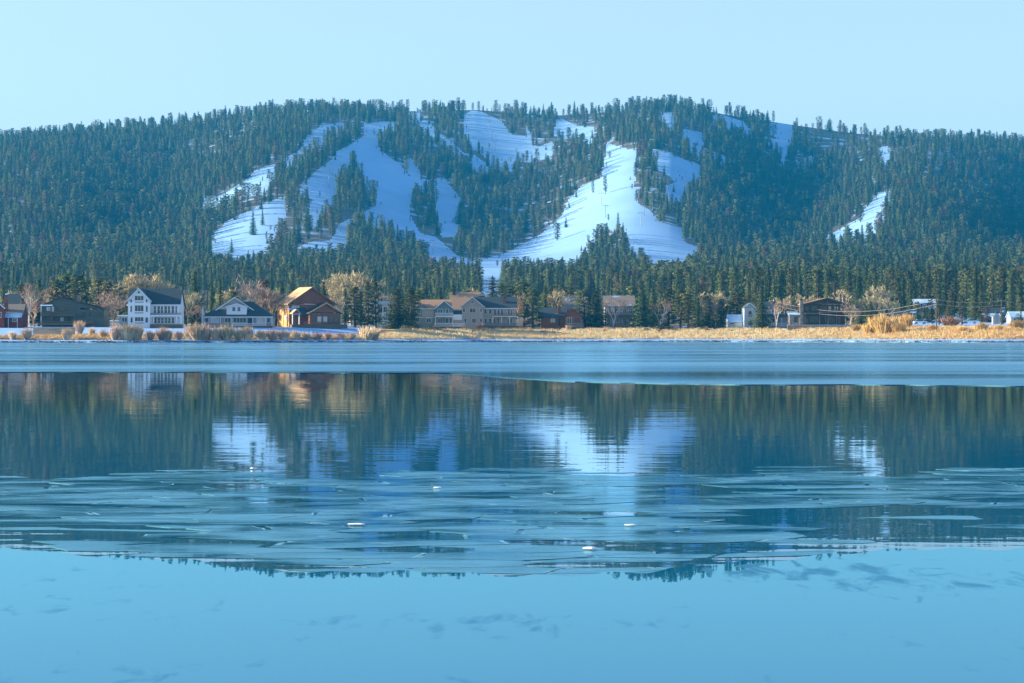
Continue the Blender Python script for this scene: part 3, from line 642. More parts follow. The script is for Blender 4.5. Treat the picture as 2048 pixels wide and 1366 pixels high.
class House:
    def __init__(self, name, cx, base, label, Y=None, rz=0.0, cat='house', group='lakeside houses'):
        self.Y = Y or float(shore_y(cx)) + 70; self.s = self.Y / FPX; self.cx = cx; self.base = base
        z = CAM_H + (HZ - base) * self.s
        self.o = empty(name, ((cx - 1024) * self.s, self.Y, z), math.radians(rz)); tag(self.o, label, cat, group)
    def X(self, px): return (px - self.cx) * self.s
    def Z(self, py): return (self.base - py) * self.s
    def box(self, name, x0, x1, y0, y1, p0, p1, mat, parent=None):
        """pixels across, depth in pixels behind the front, rows bottom and top"""
        m = MB(); m.box(self.X(x0), self.X(x1), y0 * self.s, y1 * self.s, self.Z(p0), self.Z(p1)); return m.build(name, mat, parent or self.o)
    def wall(self, x0, x1, y0, y1, top, mat, bottom=None): return self.box('wall', x0, x1, y0, y1, self.base + 12 if bottom is None else bottom, top, mat)
    def gable_y(self, x0, xa, x1, y0, y1, e0, pa, e1, rmat, wmat=None, over=3, th=1.3, trim=None):
        """ridge running away from the viewer: front gable with apex xa, rows of eaves e0, e1 and apex pa"""
        s = self.s
        if wmat:
            m = MB(); m.prism([(self.X(x0), self.Z(e0)), (self.X(x1), self.Z(e1)), (self.X(xa), self.Z(pa))], (y0 + 0.1) * s, (y1 - 0.1) * s); m.build('gable', wmat, self.o)
        sl0 = (e0 - pa) / max(xa - x0, 1); sl1 = (e1 - pa) / max(x1 - xa, 1)
        a = (self.X(x0 - over), self.Z(e0 + sl0 * over)); b = (self.X(xa), self.Z(pa)); c = (self.X(x1 + over), self.Z(e1 + sl1 * over)); t = th * s
        for nm, p, q in (('roof', a, b), ('roof', b, c)):
            m = MB(); m.prism([p, q, (q[0], q[1] + t), (p[0], p[1] + t)], (y0 - over) * s, (y1 + over) * s); r = m.build(nm, rmat, self.o)
            if trim:
                m = MB(); m.prism([(p[0], p[1] - t * 0.5), (q[0], q[1] - t * 0.5), (q[0], q[1] + t * 1.1), (p[0], p[1] + t * 1.1)], (y0 - over - 0.6) * s, (y0 - over - 0.03) * s); m.build('fascia', trim, r)
    def gable_x(self, x0, x1, y0, y1, eave, ridge, rmat, wmat=None, over=3, th=1.3, hip=0.0, trim=None):
        """ridge running across: the eave faces the viewer; hip = how far the ridge is drawn in at the ends"""
        s = self.s; ym = (y0 + y1) / 2; sl = (eave - ridge) / (ym - y0); t = th * s
        if wmat and not hip:
            m = MB(); m.prism([(y0 * s, self.Z(eave)), (y1 * s, self.Z(eave)), (ym * s, self.Z(ridge))], self.X(x0 + 0.1), self.X(x1 - 0.1), 'x'); m.build('gable', wmat, self.o)
        xa, xb = self.X(x0 - over), self.X(x1 + over); ha, hb = self.X(x0 - over + hip), self.X(x1 + over - hip)
        ze = self.Z(eave + sl * over); zr = self.Z(ridge); ya, yb = (y0 - over) * s, (y1 + over) * s; ym *= s
        def slab(pts):
            m = MB(); n = len(pts); m.v = [tuple(p) for p in pts] + [(p[0], p[1], p[2] + t) for p in pts]
            m.f = [tuple(reversed(range(n))), tuple(range(n, 2 * n))] + [(i, (i + 1) % n, n + (i + 1) % n, n + i) for i in range(n)]
            return m.build('roof', rmat, self.o)
        r = slab([(xa, ya, ze), (xb, ya, ze), (hb, ym, zr), (ha, ym, zr)]); slab([(xb, yb, ze), (xa, yb, ze), (ha, ym, zr), (hb, ym, zr)])
        if hip:
            slab([(xa, yb, ze), (xa, ya, ze), (ha, ym, zr)]); slab([(xb, ya, ze), (xb, yb, ze), (hb, ym, zr)])
        if trim:
            m = MB(); m.box(xa, xb, ya - 0.5 * s, ya - 0.03 * s, ze - 0.3 * s, ze + t * 1.1); m.build('gutter', trim, r)
    def win(self, x0, x1, p0, p1, y, frame=None, cols=1, rws=1, pane=None, side='f', fw=0.7):
        """window with rows p0 (top) to p1 (bottom) in the wall at depth y; side l: in the wall at x0, running in depth from x0.. given as (wall x, depth0, depth1)"""
        s = self.s; m = MB(); frame = frame or M_trim
        def b(u0, u1, z0, z1, d0, d1):
            if side == 'f': m.box(self.X(u0), self.X(u1), (y - d1) * s, (y - d0) * s, self.Z(z1), self.Z(z0))
            else: m.box(self.X(y) - d1 * s, self.X(y) - d0 * s, u0 * s, u1 * s, self.Z(z1), self.Z(z0))
        b(x0 - fw, x0, p0 - fw, p1 + fw, -0.2, 0.6); b(x1, x1 + fw, p0 - fw, p1 + fw, -0.2, 0.6)
        b(x0, x1, p0 - fw, p0, -0.2, 0.6); b(x0, x1, p1, p1 + fw, -0.2, 0.75)
        for i in range(1, cols): xm = x0 + (x1 - x0) * i / cols; b(xm - 0.25, xm + 0.25, p0, p1, -0.2, 0.45)
        for i in range(1, rws): pm = p0 + (p1 - p0) * i / rws; b(x0, x1, pm - 0.22, pm + 0.22, -0.2, 0.4)
        w = m.build('window', frame, self.o); m2 = m; m = MB(); b(x0, x1, p0, p1, -0.15, 0.22); m.build('pane', pane or M_glass, w); return w
    def door(self, x0, x1, p0, p1, y, mat):
        d = self.box('door', x0, x1, y - 0.5, y + 0.2, p1, p0, mat); self.box('door_handle', x0 + (x1 - x0) * 0.82, x0 + (x1 - x0) * 0.95, y - 0.8, y - 0.5, (p0 + p1) / 2 + 0.5, (p0 + p1) / 2 - 0.5, M_black, d)
    def post(self, x, y, p0, p1, mat, w=1.1): self.box('post', x - w / 2, x + w / 2, y, y + w, p1, p0, mat)
    def rail(self, x0, x1, y, p0, p1, mat, step=1.6):
        s = self.s; m = MB()
        m.box(self.X(x0), self.X(x1), y * s, (y + 0.6) * s, self.Z(p0 + 0.7), self.Z(p0)); m.box(self.X(x0), self.X(x1), (y + .1) * s, (y + .5) * s, self.Z(p1), self.Z(p1 - 0.5))
        k = x0 + 0.3
        while k < x1: m.box(self.X(k), self.X(k + 0.45), (y + .15) * s, (y + .45) * s, self.Z(p1 - 0.5), self.Z(p0 + 0.7)); k += step
        m.build('railing', mat, self.o)
    def slab(self, name, x0, x1, y0, y1, p0, p1, mat, th=1.2, parent=None):
        """sloping slab: row p0 at depth y0, row p1 at depth y1"""
        m = MB(); s = self.s; m.prism([(y0 * s, self.Z(p0)), (y1 * s, self.Z(p1)), (y1 * s, self.Z(p1 - th)), (y0 * s, self.Z(p0 - th))], self.X(x0), self.X(x1), 'x'); return m.build(name, mat, parent or self.o)
    def chimney(self, x0, x1, y, p0, p1, mat, cap=M_black):
        c = self.box('chimney', x0, x1, y, y + (x1 - x0), p1, p0, mat); self.box('chimney_cap', x0 - 0.6, x1 + 0.6, y - 0.6, y + (x1 - x0) + 0.6, p0, p0 - 1.0, cap, c)
        self.box('flue', x0 + (x1 - x0) * 0.3, x0 + (x1 - x0) * 0.7, y + (x1 - x0) * 0.3, y + (x1 - x0) * 0.7, p0 - 1.0, p0 - 2.6, cap, c)

def snow_on(h, pts, y_of, mat=None, th=0.35, name='snow_patch'):
    """sheet of snow on a roof slope: outline in (pixel, row), depth by y_of(row)"""
    m = MB(); s = h.s; n = len(pts)
    m.v = [(h.X(x), y_of(p) * s, h.Z(p) + 0.06 * s) for x, p in pts] + [(h.X(x), y_of(p) * s, h.Z(p) + th * s * 2) for x, p in pts]
    m.f = [tuple(reversed(range(n))), tuple(range(n, 2 * n))] + [(i, (i + 1) % n, n + (i + 1) % n, n + i) for i in range(n)]
    m.build(name, M_snowpatch, h.o)

# red house at the frame edge
h = House('red_house', 15, 655, 'dark red house with grey roof, brick chimney and snowy awning at the left edge')
h.wall(-16, 45, 0, 60, 630, M_red); h.gable_x(-16, 45, 0, 60, 630, 609, M_rgrey, M_red, 1.5)
h.wall(-22, 11, -16, 2, 616, M_red); h.gable_y(-22, -6, 11, -16, 6, 616, 601, 616, M_rgrey, M_red, 2, trim=M_trim)
h.slab('awning', 7, 45, -10, 0, 635, 628, M_rsnow, 1.4)
h.chimney(7, 14, 8, 592, 625, M_brick)
h.win(25, 32, 637, 643, 0, cols=2); h.win(-2, 5, 625, 635, -16, cols=2); h.door(14, 19, 637, 650, 0, M_dgreen)
for x in (18, 36): h.post(x, -8, 634, 656, M_trim, 0.8)
h = House('blue_roofed_house', 24, 640, 'house with snowy blue roof peeking up behind the red house', float(shore_y(24)) + 110)
h.wall(8, 40, 0, 50, 608, M_dark); h.gable_x(8, 40, 0, 50, 608, 588, M_rblue2, M_dark, 2); h.win(14, 20, 612, 620, 0); h.win(27, 33, 612, 620, 0)

# dark lodge
h = House('dark_lodge', 148, 652, 'dark green lakeside lodge with balcony and long lopsided roof')
h.wall(84, 208, 0, 75, 619, M_dgreen); h.gable_y(84, 120, 208, 0, 75, 611, 595, 618.5, M_rteal, M_dgreen, 3, trim=M_dark)
h.wall(84, 160, 0.5, 74, 611.5, M_dgreen, 619.0)
snow_on(h, [(127, 594.2), (152, 601.0), (150, 601.4), (126, 595.0)], lambda p: -2.5); snow_on(h, [(160, 603.5), (208, 616.6), (207, 617.4), (160, 604.6)], lambda p: -2.2)
h.box('balcony', 82, 152, -12, 0, 631.5, 629.5, M_deck); h.rail(82, 152, -12, 624.5, 629.5, M_deck, 2.0)
h.slab('balcony_roof', 82, 106, -11, 0, 612, 610, M_rsnow, 1.0)
for x in (84, 105, 128, 150): h.post(x, -11.5, 612 if x < 110 else 624.6, 650, M_trim if x == 84 else M_deck, 1.0)
h.win(93, 101, 614, 622, 0, M_deck, 2, pane=M_palepane); h.win(104, 107, 614, 622, 0, pane=M_palepane); h.win(119, 133, 613.5, 621.5, 0, M_deck, 3)
h.win(97, 108, 634.5, 642, 0, M_deck, 3); h.win(121, 128, 634.5, 642.5, 0, M_deck, 2, pane=M_palepane); h.door(136, 141, 633, 646, 0, M_dark)
for x in (164, 176, 188, 198): h.win(x, x + 6, 625, 632, 0, M_dark, 2)
h.box('deck', 80, 160, -22, 0, 650, 647.5, M_deck); h.rail(80, 160, -22, 643, 647.5, M_deck, 2.2); h.chimney(151, 157, 20, 590, 604, M_stone)
h.slab('stair', 168, 188, -6, 0, 648, 640, M_deck, 1.0)

# white house
h = House('white_house', 305, 650, 'white two storey house with dark blue roof, tall front gable and columned porch')
h.wall(256, 359, 0, 76, 608.5, M_white); h.gable_x(256, 359, 0, 76, 608.5, 577.5, M_rblue, M_white, 2.5, trim=M_trim)
h.wall(258, 302, -16, 10, 601, M_white); h.gable_y(258, 280, 302, -16, 38, 600.5, 577.8, 600.5, M_rblue, M_white, 3.5, trim=M_trim)
for p0, p1 in ((592, 601), (611, 622.5), (634.5, 642.5)):
    h.win(272, 289, p0, p1, -16, cols=3, fw=0.9); h.win(272, 289, p1 + 2.6, p1 + 4.4, -16, cols=4)
for x0, x1, p0, p1 in ((263, 266, 599, 605), (294, 297, 599, 605), (263, 266, 612, 624), (294, 297.5, 612, 624), (263.5, 267.5, 635, 645), (293, 298, 635, 645)): h.win(x0, x1, p0, p1, -16)
for x0, x1 in ((308, 312), (315, 320), (322, 326), (329, 334), (336, 340), (343.5, 348), (351, 354)): h.win(x0, x1, 612.5, 626, 0, rws=2)
for x0, x1 in ((309, 313), (316, 320), (322.5, 327), (330, 334), (336.5, 340.5), (344, 348)): h.win(x0, x1, 635.5, 646, 0, rws=2)
h.box('porch_roof', 302.3, 365, -16, -0.05, 633, 630.5, M_trim); h.rail(303, 364, -15, 626, 630.4, M_black, 1.4)
for x in (304, 309, 355, 364): h.post(x, -15.5, 633, 649, M_trim, 1.7)
h.box('porch_floor', 258, 366, -20, -0.05, 656, 648.6, M_deck) if False else h.box('porch_floor', 302.4, 366, -19, -0.05, 656, 648.6, M_deck)
h.wall(239, 257.9, -6, 30, 633, M_grey); h.box('side_porch_roof', 236, 257.9, -9, 31, 632.9, 630.4, M_trim); h.win(245, 255, 635.5, 644, -6, cols=2)
h.chimney(354, 360, 34, 571, 586, M_stone); h.win(278, 282, 583.5, 587, -16)

# grey cottage
h = House('grey_cottage', 474, 652, 'grey lakeside cottage with hipped dark roof, white dormer and long porch')
h.wall(408, 543, 0, 74, 633, M_grey); h.gable_x(408, 543, 0, 74, 632, 604, M_rblue, None, 3.5, hip=44, trim=M_trim)
h.gable_y(428, 468, 505, 16, 60, 622, 595, 620, M_rblue2, M_grey, 2, trim=M_trim)
h.wall(453, 493, 2, 30, 614, M_white, 631); h.gable_y(453, 473, 493, 2, 34, 614, 608, 614, M_rblue2, M_white, 2.2, trim=M_trim)
for x0, x1 in ((464.5, 470.5), (475, 480.5)): h.win(x0, x1, 614.5, 622, 2, rws=2)
h.wall(403, 408.5, 4, 14, 626, M_white); h.gable_y(402.5, 405.5, 408.5, 3, 16, 626, 611, 626, M_rblue, M_white, 0.8, trim=M_trim)
for x0, x1, c in ((410, 417, 1), (422, 437, 3), (450, 461, 2), (467, 492, 4), (514, 530, 3), (534, 540, 1)): h.win(x0, x1, 636, 645, 0, cols=c, pane=M_palepane if x0 in (422, 514) else None)
h.door(496, 504, 636, 651, 0, M_rteal); h.rail(464, 532, -14, 646.5, 651.5, M_trim, 1.5); h.box('deck', 404, 545, -14, -0.05, 656, 651.6, M_deck)
for x in (406, 441, 464, 506, 532, 544): h.post(x, -3.4, 634, 651.6, M_trim, 1.3)

# brown chalet, turned so its sunlit side shows
h = House('brown_chalet', 623, 650, 'large brown wooden chalet with tan roof and golden sunlit side wall', rz=25)
cx = 623
h.wall(cx - 48, cx + 48, 0, 66, 609, M_chalet); h.gable_y(cx - 48, cx, cx + 48, 0, 66, 607, 575.5, 607, M_rtan, M_chaletd, 5, 1.6, trim=M_chaletd)
h.box('front_cladding', cx - 47.8, cx + 48.2, -0.5, -0.02, 662, 608.6, M_chaletd)
h.win(cx - 42, cx - 26, 611, 620, -0.5, M_chaletd, 3, pane=M_palepane)
h.win(12, 22, 611, 617, cx - 48, M_trim, 2, side='l', pane=M_palepane); h.win(10, 24, 632, 638, cx - 48, M_trim, 2, side='l', pane=M_palepane); h.win(42, 54, 612, 618, cx - 48, M_chaletd, 2, side='l'); h.win(42, 54, 630, 637, cx - 48, M_chaletd, 2, side='l')
h.wall(cx - 14, cx + 52, -26, -0.55, 626, M_chaletd); h.gable_y(cx - 14, cx + 20, cx + 52, -26, -0.6, 625, 606.5, 625, M_rblue2, M_chaletd, 5, 1.5, trim=M_rtan)
for i in range(5): h.win(cx - 10 + i * 12.3, cx - 1 + i * 12.3, 633, 645, -26, M_chaletd, 1, pane=M_palepane if i in (1, 2) else None); h.win(cx - 10 + i * 12.3, cx - 1 + i * 12.3, 627, 630.5, -26, M_chaletd)
h.slab('lean_to_roof', cx - 50, cx - 14.2, -24, -0.6, 630, 617, M_rblue2, 1.2)
h.gable_y(cx - 54, cx - 46, cx - 38, -36, -24.5, 627, 620, 627, M_rtan, M_chaletd, 1.5, 1.0, trim=M_rtan)
for x in (cx - 53, cx - 39): h.post(x, -35, 627, 651, M_trim, 1.6)
h.rail(cx - 34, cx + 62, -38, 643, 649, M_deck, 2.0); h.box('deck', cx - 56, cx + 62, -38, -26.05, 657, 649, M_deck)
h.chimney(cx + 22, cx + 28, 30, 579, 596, M_brick)

# pale house and carport behind the trees
h = House('pale_flat_house', 752, 648, 'pale flat roofed house with carport under snow behind the trees', float(shore_y(752)) + 92)
h.wall(726, 776, 8, 60, 609, M_white); h.box('roof', 722, 779, 5, 63, 608.9, 604.5, M_rsnow); h.box('carport_roof', 722, 762, -22, 7.9, 635, 632.5, M_rbrown)
for x in (724, 748, 760): h.post(x, -21, 635, 649, M_dark, 1.2)
for x in (731, 744, 757, 767): h.win(x, x + 7, 614, 624, 8, cols=2)
h.win(752, 760, 638, 645, 8, cols=2); h.box('garage_door', 729, 746, 7.2, 7.98, 648, 637, M_dark)

# green house with white balconies
h = House('green_house', 868, 653, 'green grey house with brown roof, small front gable and white balconies')
h.wall(831, 906, 0, 66, 617, M_sage); h.gable_x(834, 900, 0, 66, 617, 600, M_rbrown, M_sage, 2.5, trim=M_trim)
h.wall(872, 906, -8, -0.02, 616, M_teal); h.gable_y(872, 888.5, 905, -8, 30, 616, 602.5, 616, M_rbrown, M_teal, 3, trim=M_trim)
h.gable_y(831, 841, 852, -3, 30, 616.5, 607.5, 616.5, M_rblue2, M_sage, 2)
h.box('trim_band', 830.6, 871.9, -0.5, -0.02, 635, 633.8, M_trim)
for x0, x1, p0, p1 in ((832, 839, 637, 643.5), (853, 862, 636.5, 645), (834, 840, 619, 627)): h.win(x0, x1, p0, p1, 0, cols=2)
h.box('siding_panel', 844, 868, -0.45, -0.02, 632.5, 617.8, M_tan)
for x0, x1, p0, p1 in ((876, 885, 618.5, 626), (892.5, 897, 618, 626), (876, 885, 638, 646), (891, 897, 637, 646), (899.5, 904, 637, 646)): h.win(x0, x1, p0, p1, -8, cols=2 if x1 - x0 > 6 else 1)
h.box('balcony', 871, 907, -20, -8.05, 634.5, 633, M_trim); h.rail(871, 907, -20, 626, 633, M_trim, 1.3); h.rail(869, 930, -24, 646.5, 653, M_trim, 1.3); h.box('deck', 869, 930, -24, -8.05, 660, 653.1, M_deck)
for x in (871.6, 906): h.post(x, -19.5, 634.5, 653, M_trim, 1.3)
h.slab('stair', 907, 924, -9, -8, 640, 630, M_trim, 1.0); h.slab('porch_roof', 905, 924, -8, 20, 634, 622, M_rblue, 1.2)
h.wall(790, 830.9, 10, 50, 634, M_sage); h.slab('low_roof', 787, 830.9, 6, 50, 634, 628, M_rteal, 1.3); h.win(793, 803, 639.5, 646.5, 10, cols=2)

# tan house
h = House('tan_house', 975, 652, 'tan house with blue roof, front gable and two rows of windows over a balcony')
h.wall(923, 1032, 0, 70, 616, M_tan); h.gable_x(950, 1032, 0, 70, 616, 594.5, M_rblue, M_tan, 2.5, trim=M_trim)
h.wall(923, 967, -12, -0.02, 613, M_tan); h.gable_y(923, 945, 967, -12, 40, 612.5, 595, 613, M_rblue, M_tan, 3, trim=M_trim)
for x0, x1, p0, p1 in ((940, 951, 617, 625), (926, 930, 617, 624), (944.5, 952, 637, 645.5), (929, 933, 637, 645), (943, 946, 602, 607), (960.5, 964, 617, 624), (960.5, 964, 637, 645)): h.win(x0, x1, p0, p1, -12, cols=2 if x1 - x0 > 6 else 1)
for x0, x1 in ((968.5, 973.5), (978, 983), (988, 992), (995, 999), (1002, 1006), (1016, 1019.5), (1022, 1025)): h.win(x0, x1, 619, 627.5 if x0 < 985 else 630, 0)
for x0, x1 in ((969, 973.5), (978, 983), (987, 991), (994.5, 998.5), (1015, 1018), (1021, 1024)): h.win(x0, x1, 637, 647, 0)
h.box('balcony', 985, 1036, -13, -0.05, 634, 632.4, M_trim); h.rail(985, 1036, -13, 626, 632.4, M_deck, 1.4); h.rail(969, 1036, -16, 646, 652, M_deck, 1.6); h.box('deck', 968, 1037, -16, -0.05, 660, 652.1, M_deck)
for x in (986, 1003, 1019, 1035): h.post(x, -12.5, 634, 652, M_trim, 1.2)
h.chimney(1006, 1012, 14, 596, 614, M_brick)
h = House('brown_roofed_house', 932, 648, 'house with wide brown roof dusted with snow rising behind the tan house', float(shore_y(932)) + 118)
h.wall(901, 965, 0, 70, 618, M_tan); h.gable_x(901, 965, 0, 70, 618, 585, M_rbrown, M_tan, 2.5)
h.gable_y(957, 964, 971, -2, 40, 592, 584, 592, M_rsnow, M_tan, 1.2); h.win(905, 912, 621, 628, 0); h.win(915, 920, 621, 628, 0)

# red-brown log cabin
h = House('log_cabin', 1120, 653, 'low red brown log cabin with snowy blue roof and brick chimney')
h.wall(1082, 1162, 0, 62, 634, M_logred); h.gable_x(1080, 1132, 0, 62, 634, 616, M_rblue2, M_logred, 2.5)
h.wall(1129, 1164, -12, -0.02, 632, M_logred); h.gable_y(1129, 1146, 1164, -12, 44, 631, 618.5, 631.5, M_rblue2, M_logred, 3, trim=M_logred)
snow_on(h, [(1131, 628.0), (1145, 617.6), (1147, 617.6), (1134, 628.6)], lambda p: -12)
h.win(1101, 1110, 637, 645, 0, M_logred, 2, pane=M_palepane); h.win(1134, 1143, 636, 647, -12, M_trim, 2); h.win(1150, 1158, 636, 646, -12, M_logred, 2); h.door(1116, 1121, 637, 651, 0, M_dark)
h.chimney(1116, 1122, 8, 613.5, 632, M_brick, M_brick); h.rail(1140, 1167, -26, 646, 654, M_grey, 1.3); h.box('deck', 1128, 1168, -26, -12.05, 660, 654.1, M_deck)
h = House('grey_roofed_house', 1150, 640, 'house with streaked grey roof rising behind the log cabin', float(shore_y(1150)) + 120)
h.wall(1128, 1174, 0, 60, 617, M_tan); h.gable_x(1128, 1174, 0, 60, 617, 592, M_rgrey, M_tan, 2.5); h.win(1134, 1140, 620, 627, 0); h.win(1158, 1165, 620, 627, 0)

# shaded house behind the birch
h = House('shaded_timber_house', 1239, 653, 'shaded timber house with grey snow dusted roof behind a pale birch', float(shore_y(1239)) + 84)
h.wall(1210, 1268, 0, 70, 612, M_grey); h.gable_x(1210, 1268, 0, 70, 612, 592, M_rgrey, M_grey, 3)
for x in (1214, 1230, 1246, 1258): h.win(x, x + 7, 617, 626, 0, cols=2); h.win(x, x + 7, 636, 645, 0, cols=2)
h.box('balcony', 1208, 1270, -11, -0.05, 632.4, 630.8, M_deck); h.rail(1208, 1270, -11, 625, 630.8, M_deck, 1.6)
for x in (1210, 1230, 1250, 1268): h.post(x, -10.5, 612.5, 652, M_deck, 1.1)
h.rail(1226, 1272, -18, 647, 653.5, M_logred, 1.3)

# white garage and pale blue house
h = House('white_garage', 1472, 652, 'low white garage with snow covered roof beside the pale blue house')
h.wall(1457, 1487.5, 2, 46, 643.5, M_blue); h.gable_x(1457, 1486, 2, 46, 643.5, 630, M_rsnow, M_blue, 1.5); h.win(1461, 1468, 645.5, 649, 2, cols=2); h.box('garage_door', 1471, 1484, 1.2, 1.98, 653, 645, M_white)
h = House('pale_blue_house', 1530, 652, 'narrow pale blue house with two round topped windows and porch')
h.wall(1488, 1511, -6, 50, 616, M_blue); h.gable_y(1488, 1499.5, 1511, -6, 56, 615.5, 606.5, 615.5, M_rblue, M_blue, 1.5, trim=M_trim)
h.wall(1511.1, 1554, 6, 60, 617, M_blue); h.gable_x(1513, 1552, 6, 60, 617, 604, M_rblue, M_blue, 2, hip=14)
def arch(h, xc, top, bot, w, y):
    m = MB(); s = h.s; prof = [(h.X(xc - w / 2), h.Z(bot)), (h.X(xc + w / 2), h.Z(bot))]
    prof += [(h.X(xc + w / 2 * math.cos(q)), h.Z(top + w / 2 - w / 2 * math.sin(q))) for q in [math.pi * k / 10 for k in range(11)]]
    m.prism(prof, (y - 0.5) * s, (y - 0.05) * s); g = m.build('window', M_trim, h.o)
    m = MB(); k_ = 0.82; m.prism([((p[0] - h.X(xc)) * k_ + h.X(xc), (p[1] - h.Z((top + bot) / 2)) * 0.9 + h.Z((top + bot) / 2)) for p in prof], (y - 0.75) * s, (y - 0.4) * s); m.build('pane', M_glass, g)
arch(h, 1499.5, 621, 634, 8.5, -6); arch(h, 1499.5, 638, 650.5, 8.5, -6)
h.slab('porch_roof', 1512, 1578, -8, 6, 635, 630, M_rblue, 1.3); h.wall(1554.1, 1576, 12, 50, 635, M_blue)
for x in (1514, 1526, 1538, 1550, 1563, 1576): h.post(x, -7.5, 635.3, 653, M_trim, 1.1)
for x0, x1 in ((1530, 1535), (1545, 1549.5)): h.win(x0, x1, 637, 645, 6)
h.win(1544, 1550, 620, 627, 6); h.rail(1512, 1577, -8, 646, 652.5, M_trim, 1.4); h.box('turret', 1549, 1556, 30, 38, 618, 607, M_blue)
m = MB(); rr = [(h.X(1548), 29 * h.s), (h.X(1557), 29 * h.s), (h.X(1557), 39 * h.s), (h.X(1548), 39 * h.s)]
for i in range(4): m.poly((*rr[i], h.Z(607)), (*rr[(i + 1) % 4], h.Z(607)), (h.X(1552.5), 34 * h.s, h.Z(598)))
m.build('turret_roof', M_rblue, h.o)

# dark timber lodge with stone chimneys
h = House('dark_timber_lodge', 1647, 651, 'dark timber lodge with broad gable and stone chimneys at both ends')
h.wall(1607, 1689, 0, 70, 609, M_dark); h.gable_y(1607, 1655, 1689, 0, 70, 608.5, 596.5, 607.5, M_rbrown, M_dark, 4, 1.4, trim=M_deck)
h.chimney(1599.5, 1606.5, -4, 600, 662, M_stone); h.chimney(1681, 1686, 22, 590, 606, M_stone); h.chimney(1687, 1692, 12, 593, 610, M_stone)
h.slab('porch_roof', 1607, 1638, -14, 0, 629, 625.5, M_rteal, 1.2); snow_on(h, [(1608, 628), (1617, 628), (1616, 626.6), (1609, 626.4)], lambda p: -14 + (629 - p) * 4)
h.box('balcony', 1638, 1689, -12, -0.05, 626, 624, M_deck); h.rail(1638, 1689, -12, 617.5, 624, M_deck, 1.4)
for x0, x1, pn in ((1640, 1645, None), (1648, 1653, None), (1657, 1662, M_palepane), (1668.5, 1671.5, M_palepane), (1673.5, 1676.5, M_palepane), (1681, 1685, None)): h.win(x0, x1, 613, 623, 0, M_deck, pane=pn)
h.win(1610, 1617, 612.5, 621, 0, M_deck, 2); h.win(1624, 1633, 612.5, 621, 0, M_deck, 2)
h.win(1608.5, 1616, 636, 645.5, 0, M_deck, 2, pane=M_glass); h.win(1620, 1636, 632.5, 645, 0, M_deck, 3); h.win(1650, 1672, 634, 647, 0, M_deck, 4); h.door(1676, 1681, 633, 648, 0, M_logred)
for x in (1609, 1638, 1655, 1672, 1688): h.post(x, -13.5, 626.2, 651, M_deck, 1.4)
h.box('truss', 1630, 1680, -3.6, -2.4, 607.2, 605.9, M_deck); h.box('truss_post', 1654.2, 1655.8, -3.7, -2.3, 605.9, 598.5, M_deck)
h.wall(1579, 1599.2, 2, 40, 629, M_stone); h.slab('low_roof', 1577, 1599.2, -2, 40, 630, 624, M_rsnow, 1.3); h.win(1589, 1595, 634, 644, 2, M_deck)
h.box('deck', 1606.6, 1694, -18, -0.05, 660, 649.5, M_deck)

# cabins beyond the meadow
def cabin(name, cx, x0, x1, base, eave, ridge, Y, wm, rm, label, hipv=0, wins=()):
    h = House(name, cx, base, label, Y); h.wall(x0, x1, 0, 50, eave, wm); h.gable_x(x0, x1, 0, 50, eave, ridge, rm, wm, 2.2, hip=hipv)
    for a_, b_, c_, d_ in wins: h.win(a_, b_, c_, d_, 0, cols=2 if b_ - a_ > 5 else 1)
    return h
h = cabin('meadow_cabin', 1816, 1790, 1845, 641, 632, 620, 990, M_dark, M_rblue2, 'low dark cabin with blue snowy roof behind the golden willow', 0, ((1796, 1802, 634, 638), (1828, 1836, 634, 638)))
h.gable_y(1806, 1817, 1828, -8, 20, 632, 625, 632, M_rteal, M_dark, 2); h.box('wall', 1807, 1827, -8, -0.05, 650, 632, M_dark); h.door(1812, 1816, 633, 641, -8, M_logred); h.chimney(1799, 1803, 25, 617, 628, M_brick)
h = cabin('pine_grove_house', 1850, 1830, 1872, 634, 606, 599, 1045, M_dark, M_rsnow, 'snow roofed house half hidden among pines above the parked cars', 0, ((1834, 1840, 609, 615), (1846, 1852, 609, 615)))
h.slab('porch_roof', 1856, 1873, -10, -0.05, 618, 611, M_rsnow, 1.2); h.box('porch_post', 1857, 1858.4, -9.6, -8.4, 636, 618, M_deck); h.box('porch_post', 1871, 1872.4, -9.6, -8.4, 636, 618, M_deck)
h = cabin('blue_snow_cabin', 1992, 1972, 2012, 642, 631, 616, 1000, M_dark, M_rblue2, 'dark cabin with curved bright blue snowy roof by the far power pole', 0, ((1976, 1982, 633, 638), (2003, 2008, 633, 638)))
h.slab('porch_roof', 1964, 2000, -14, -0.05, 634.5, 628, M_rsnow, 1.2)
for x in (1966, 1981, 1998): h.post(x, -13, 634.5, 644, M_deck, 1.0)
h = cabin('snow_roofed_cabin', 2040, 2022, 2066, 643, 634.5, 624, 965, M_tan, M_rsnow, 'tan cabin under a white snow roof at the right edge', 0, ((2027, 2033, 636, 641), (2040, 2047, 636, 641)))
h.door(2035, 2038, 636, 643, 0, M_logred)
h = House('utility_shed', 1993, 645, 'small beige box shed standing in the meadow beside a power pole', 905, cat='shed', group=None)
h.wall(1986, 2001, 0, 14, 634.5, M_tan, 648); h.box('roof', 1985.3, 2001.7, -0.7, 14.7, 634.45, 633.2, M_grey); h.door(1990, 1996, 636, 645, 0, M_grey)
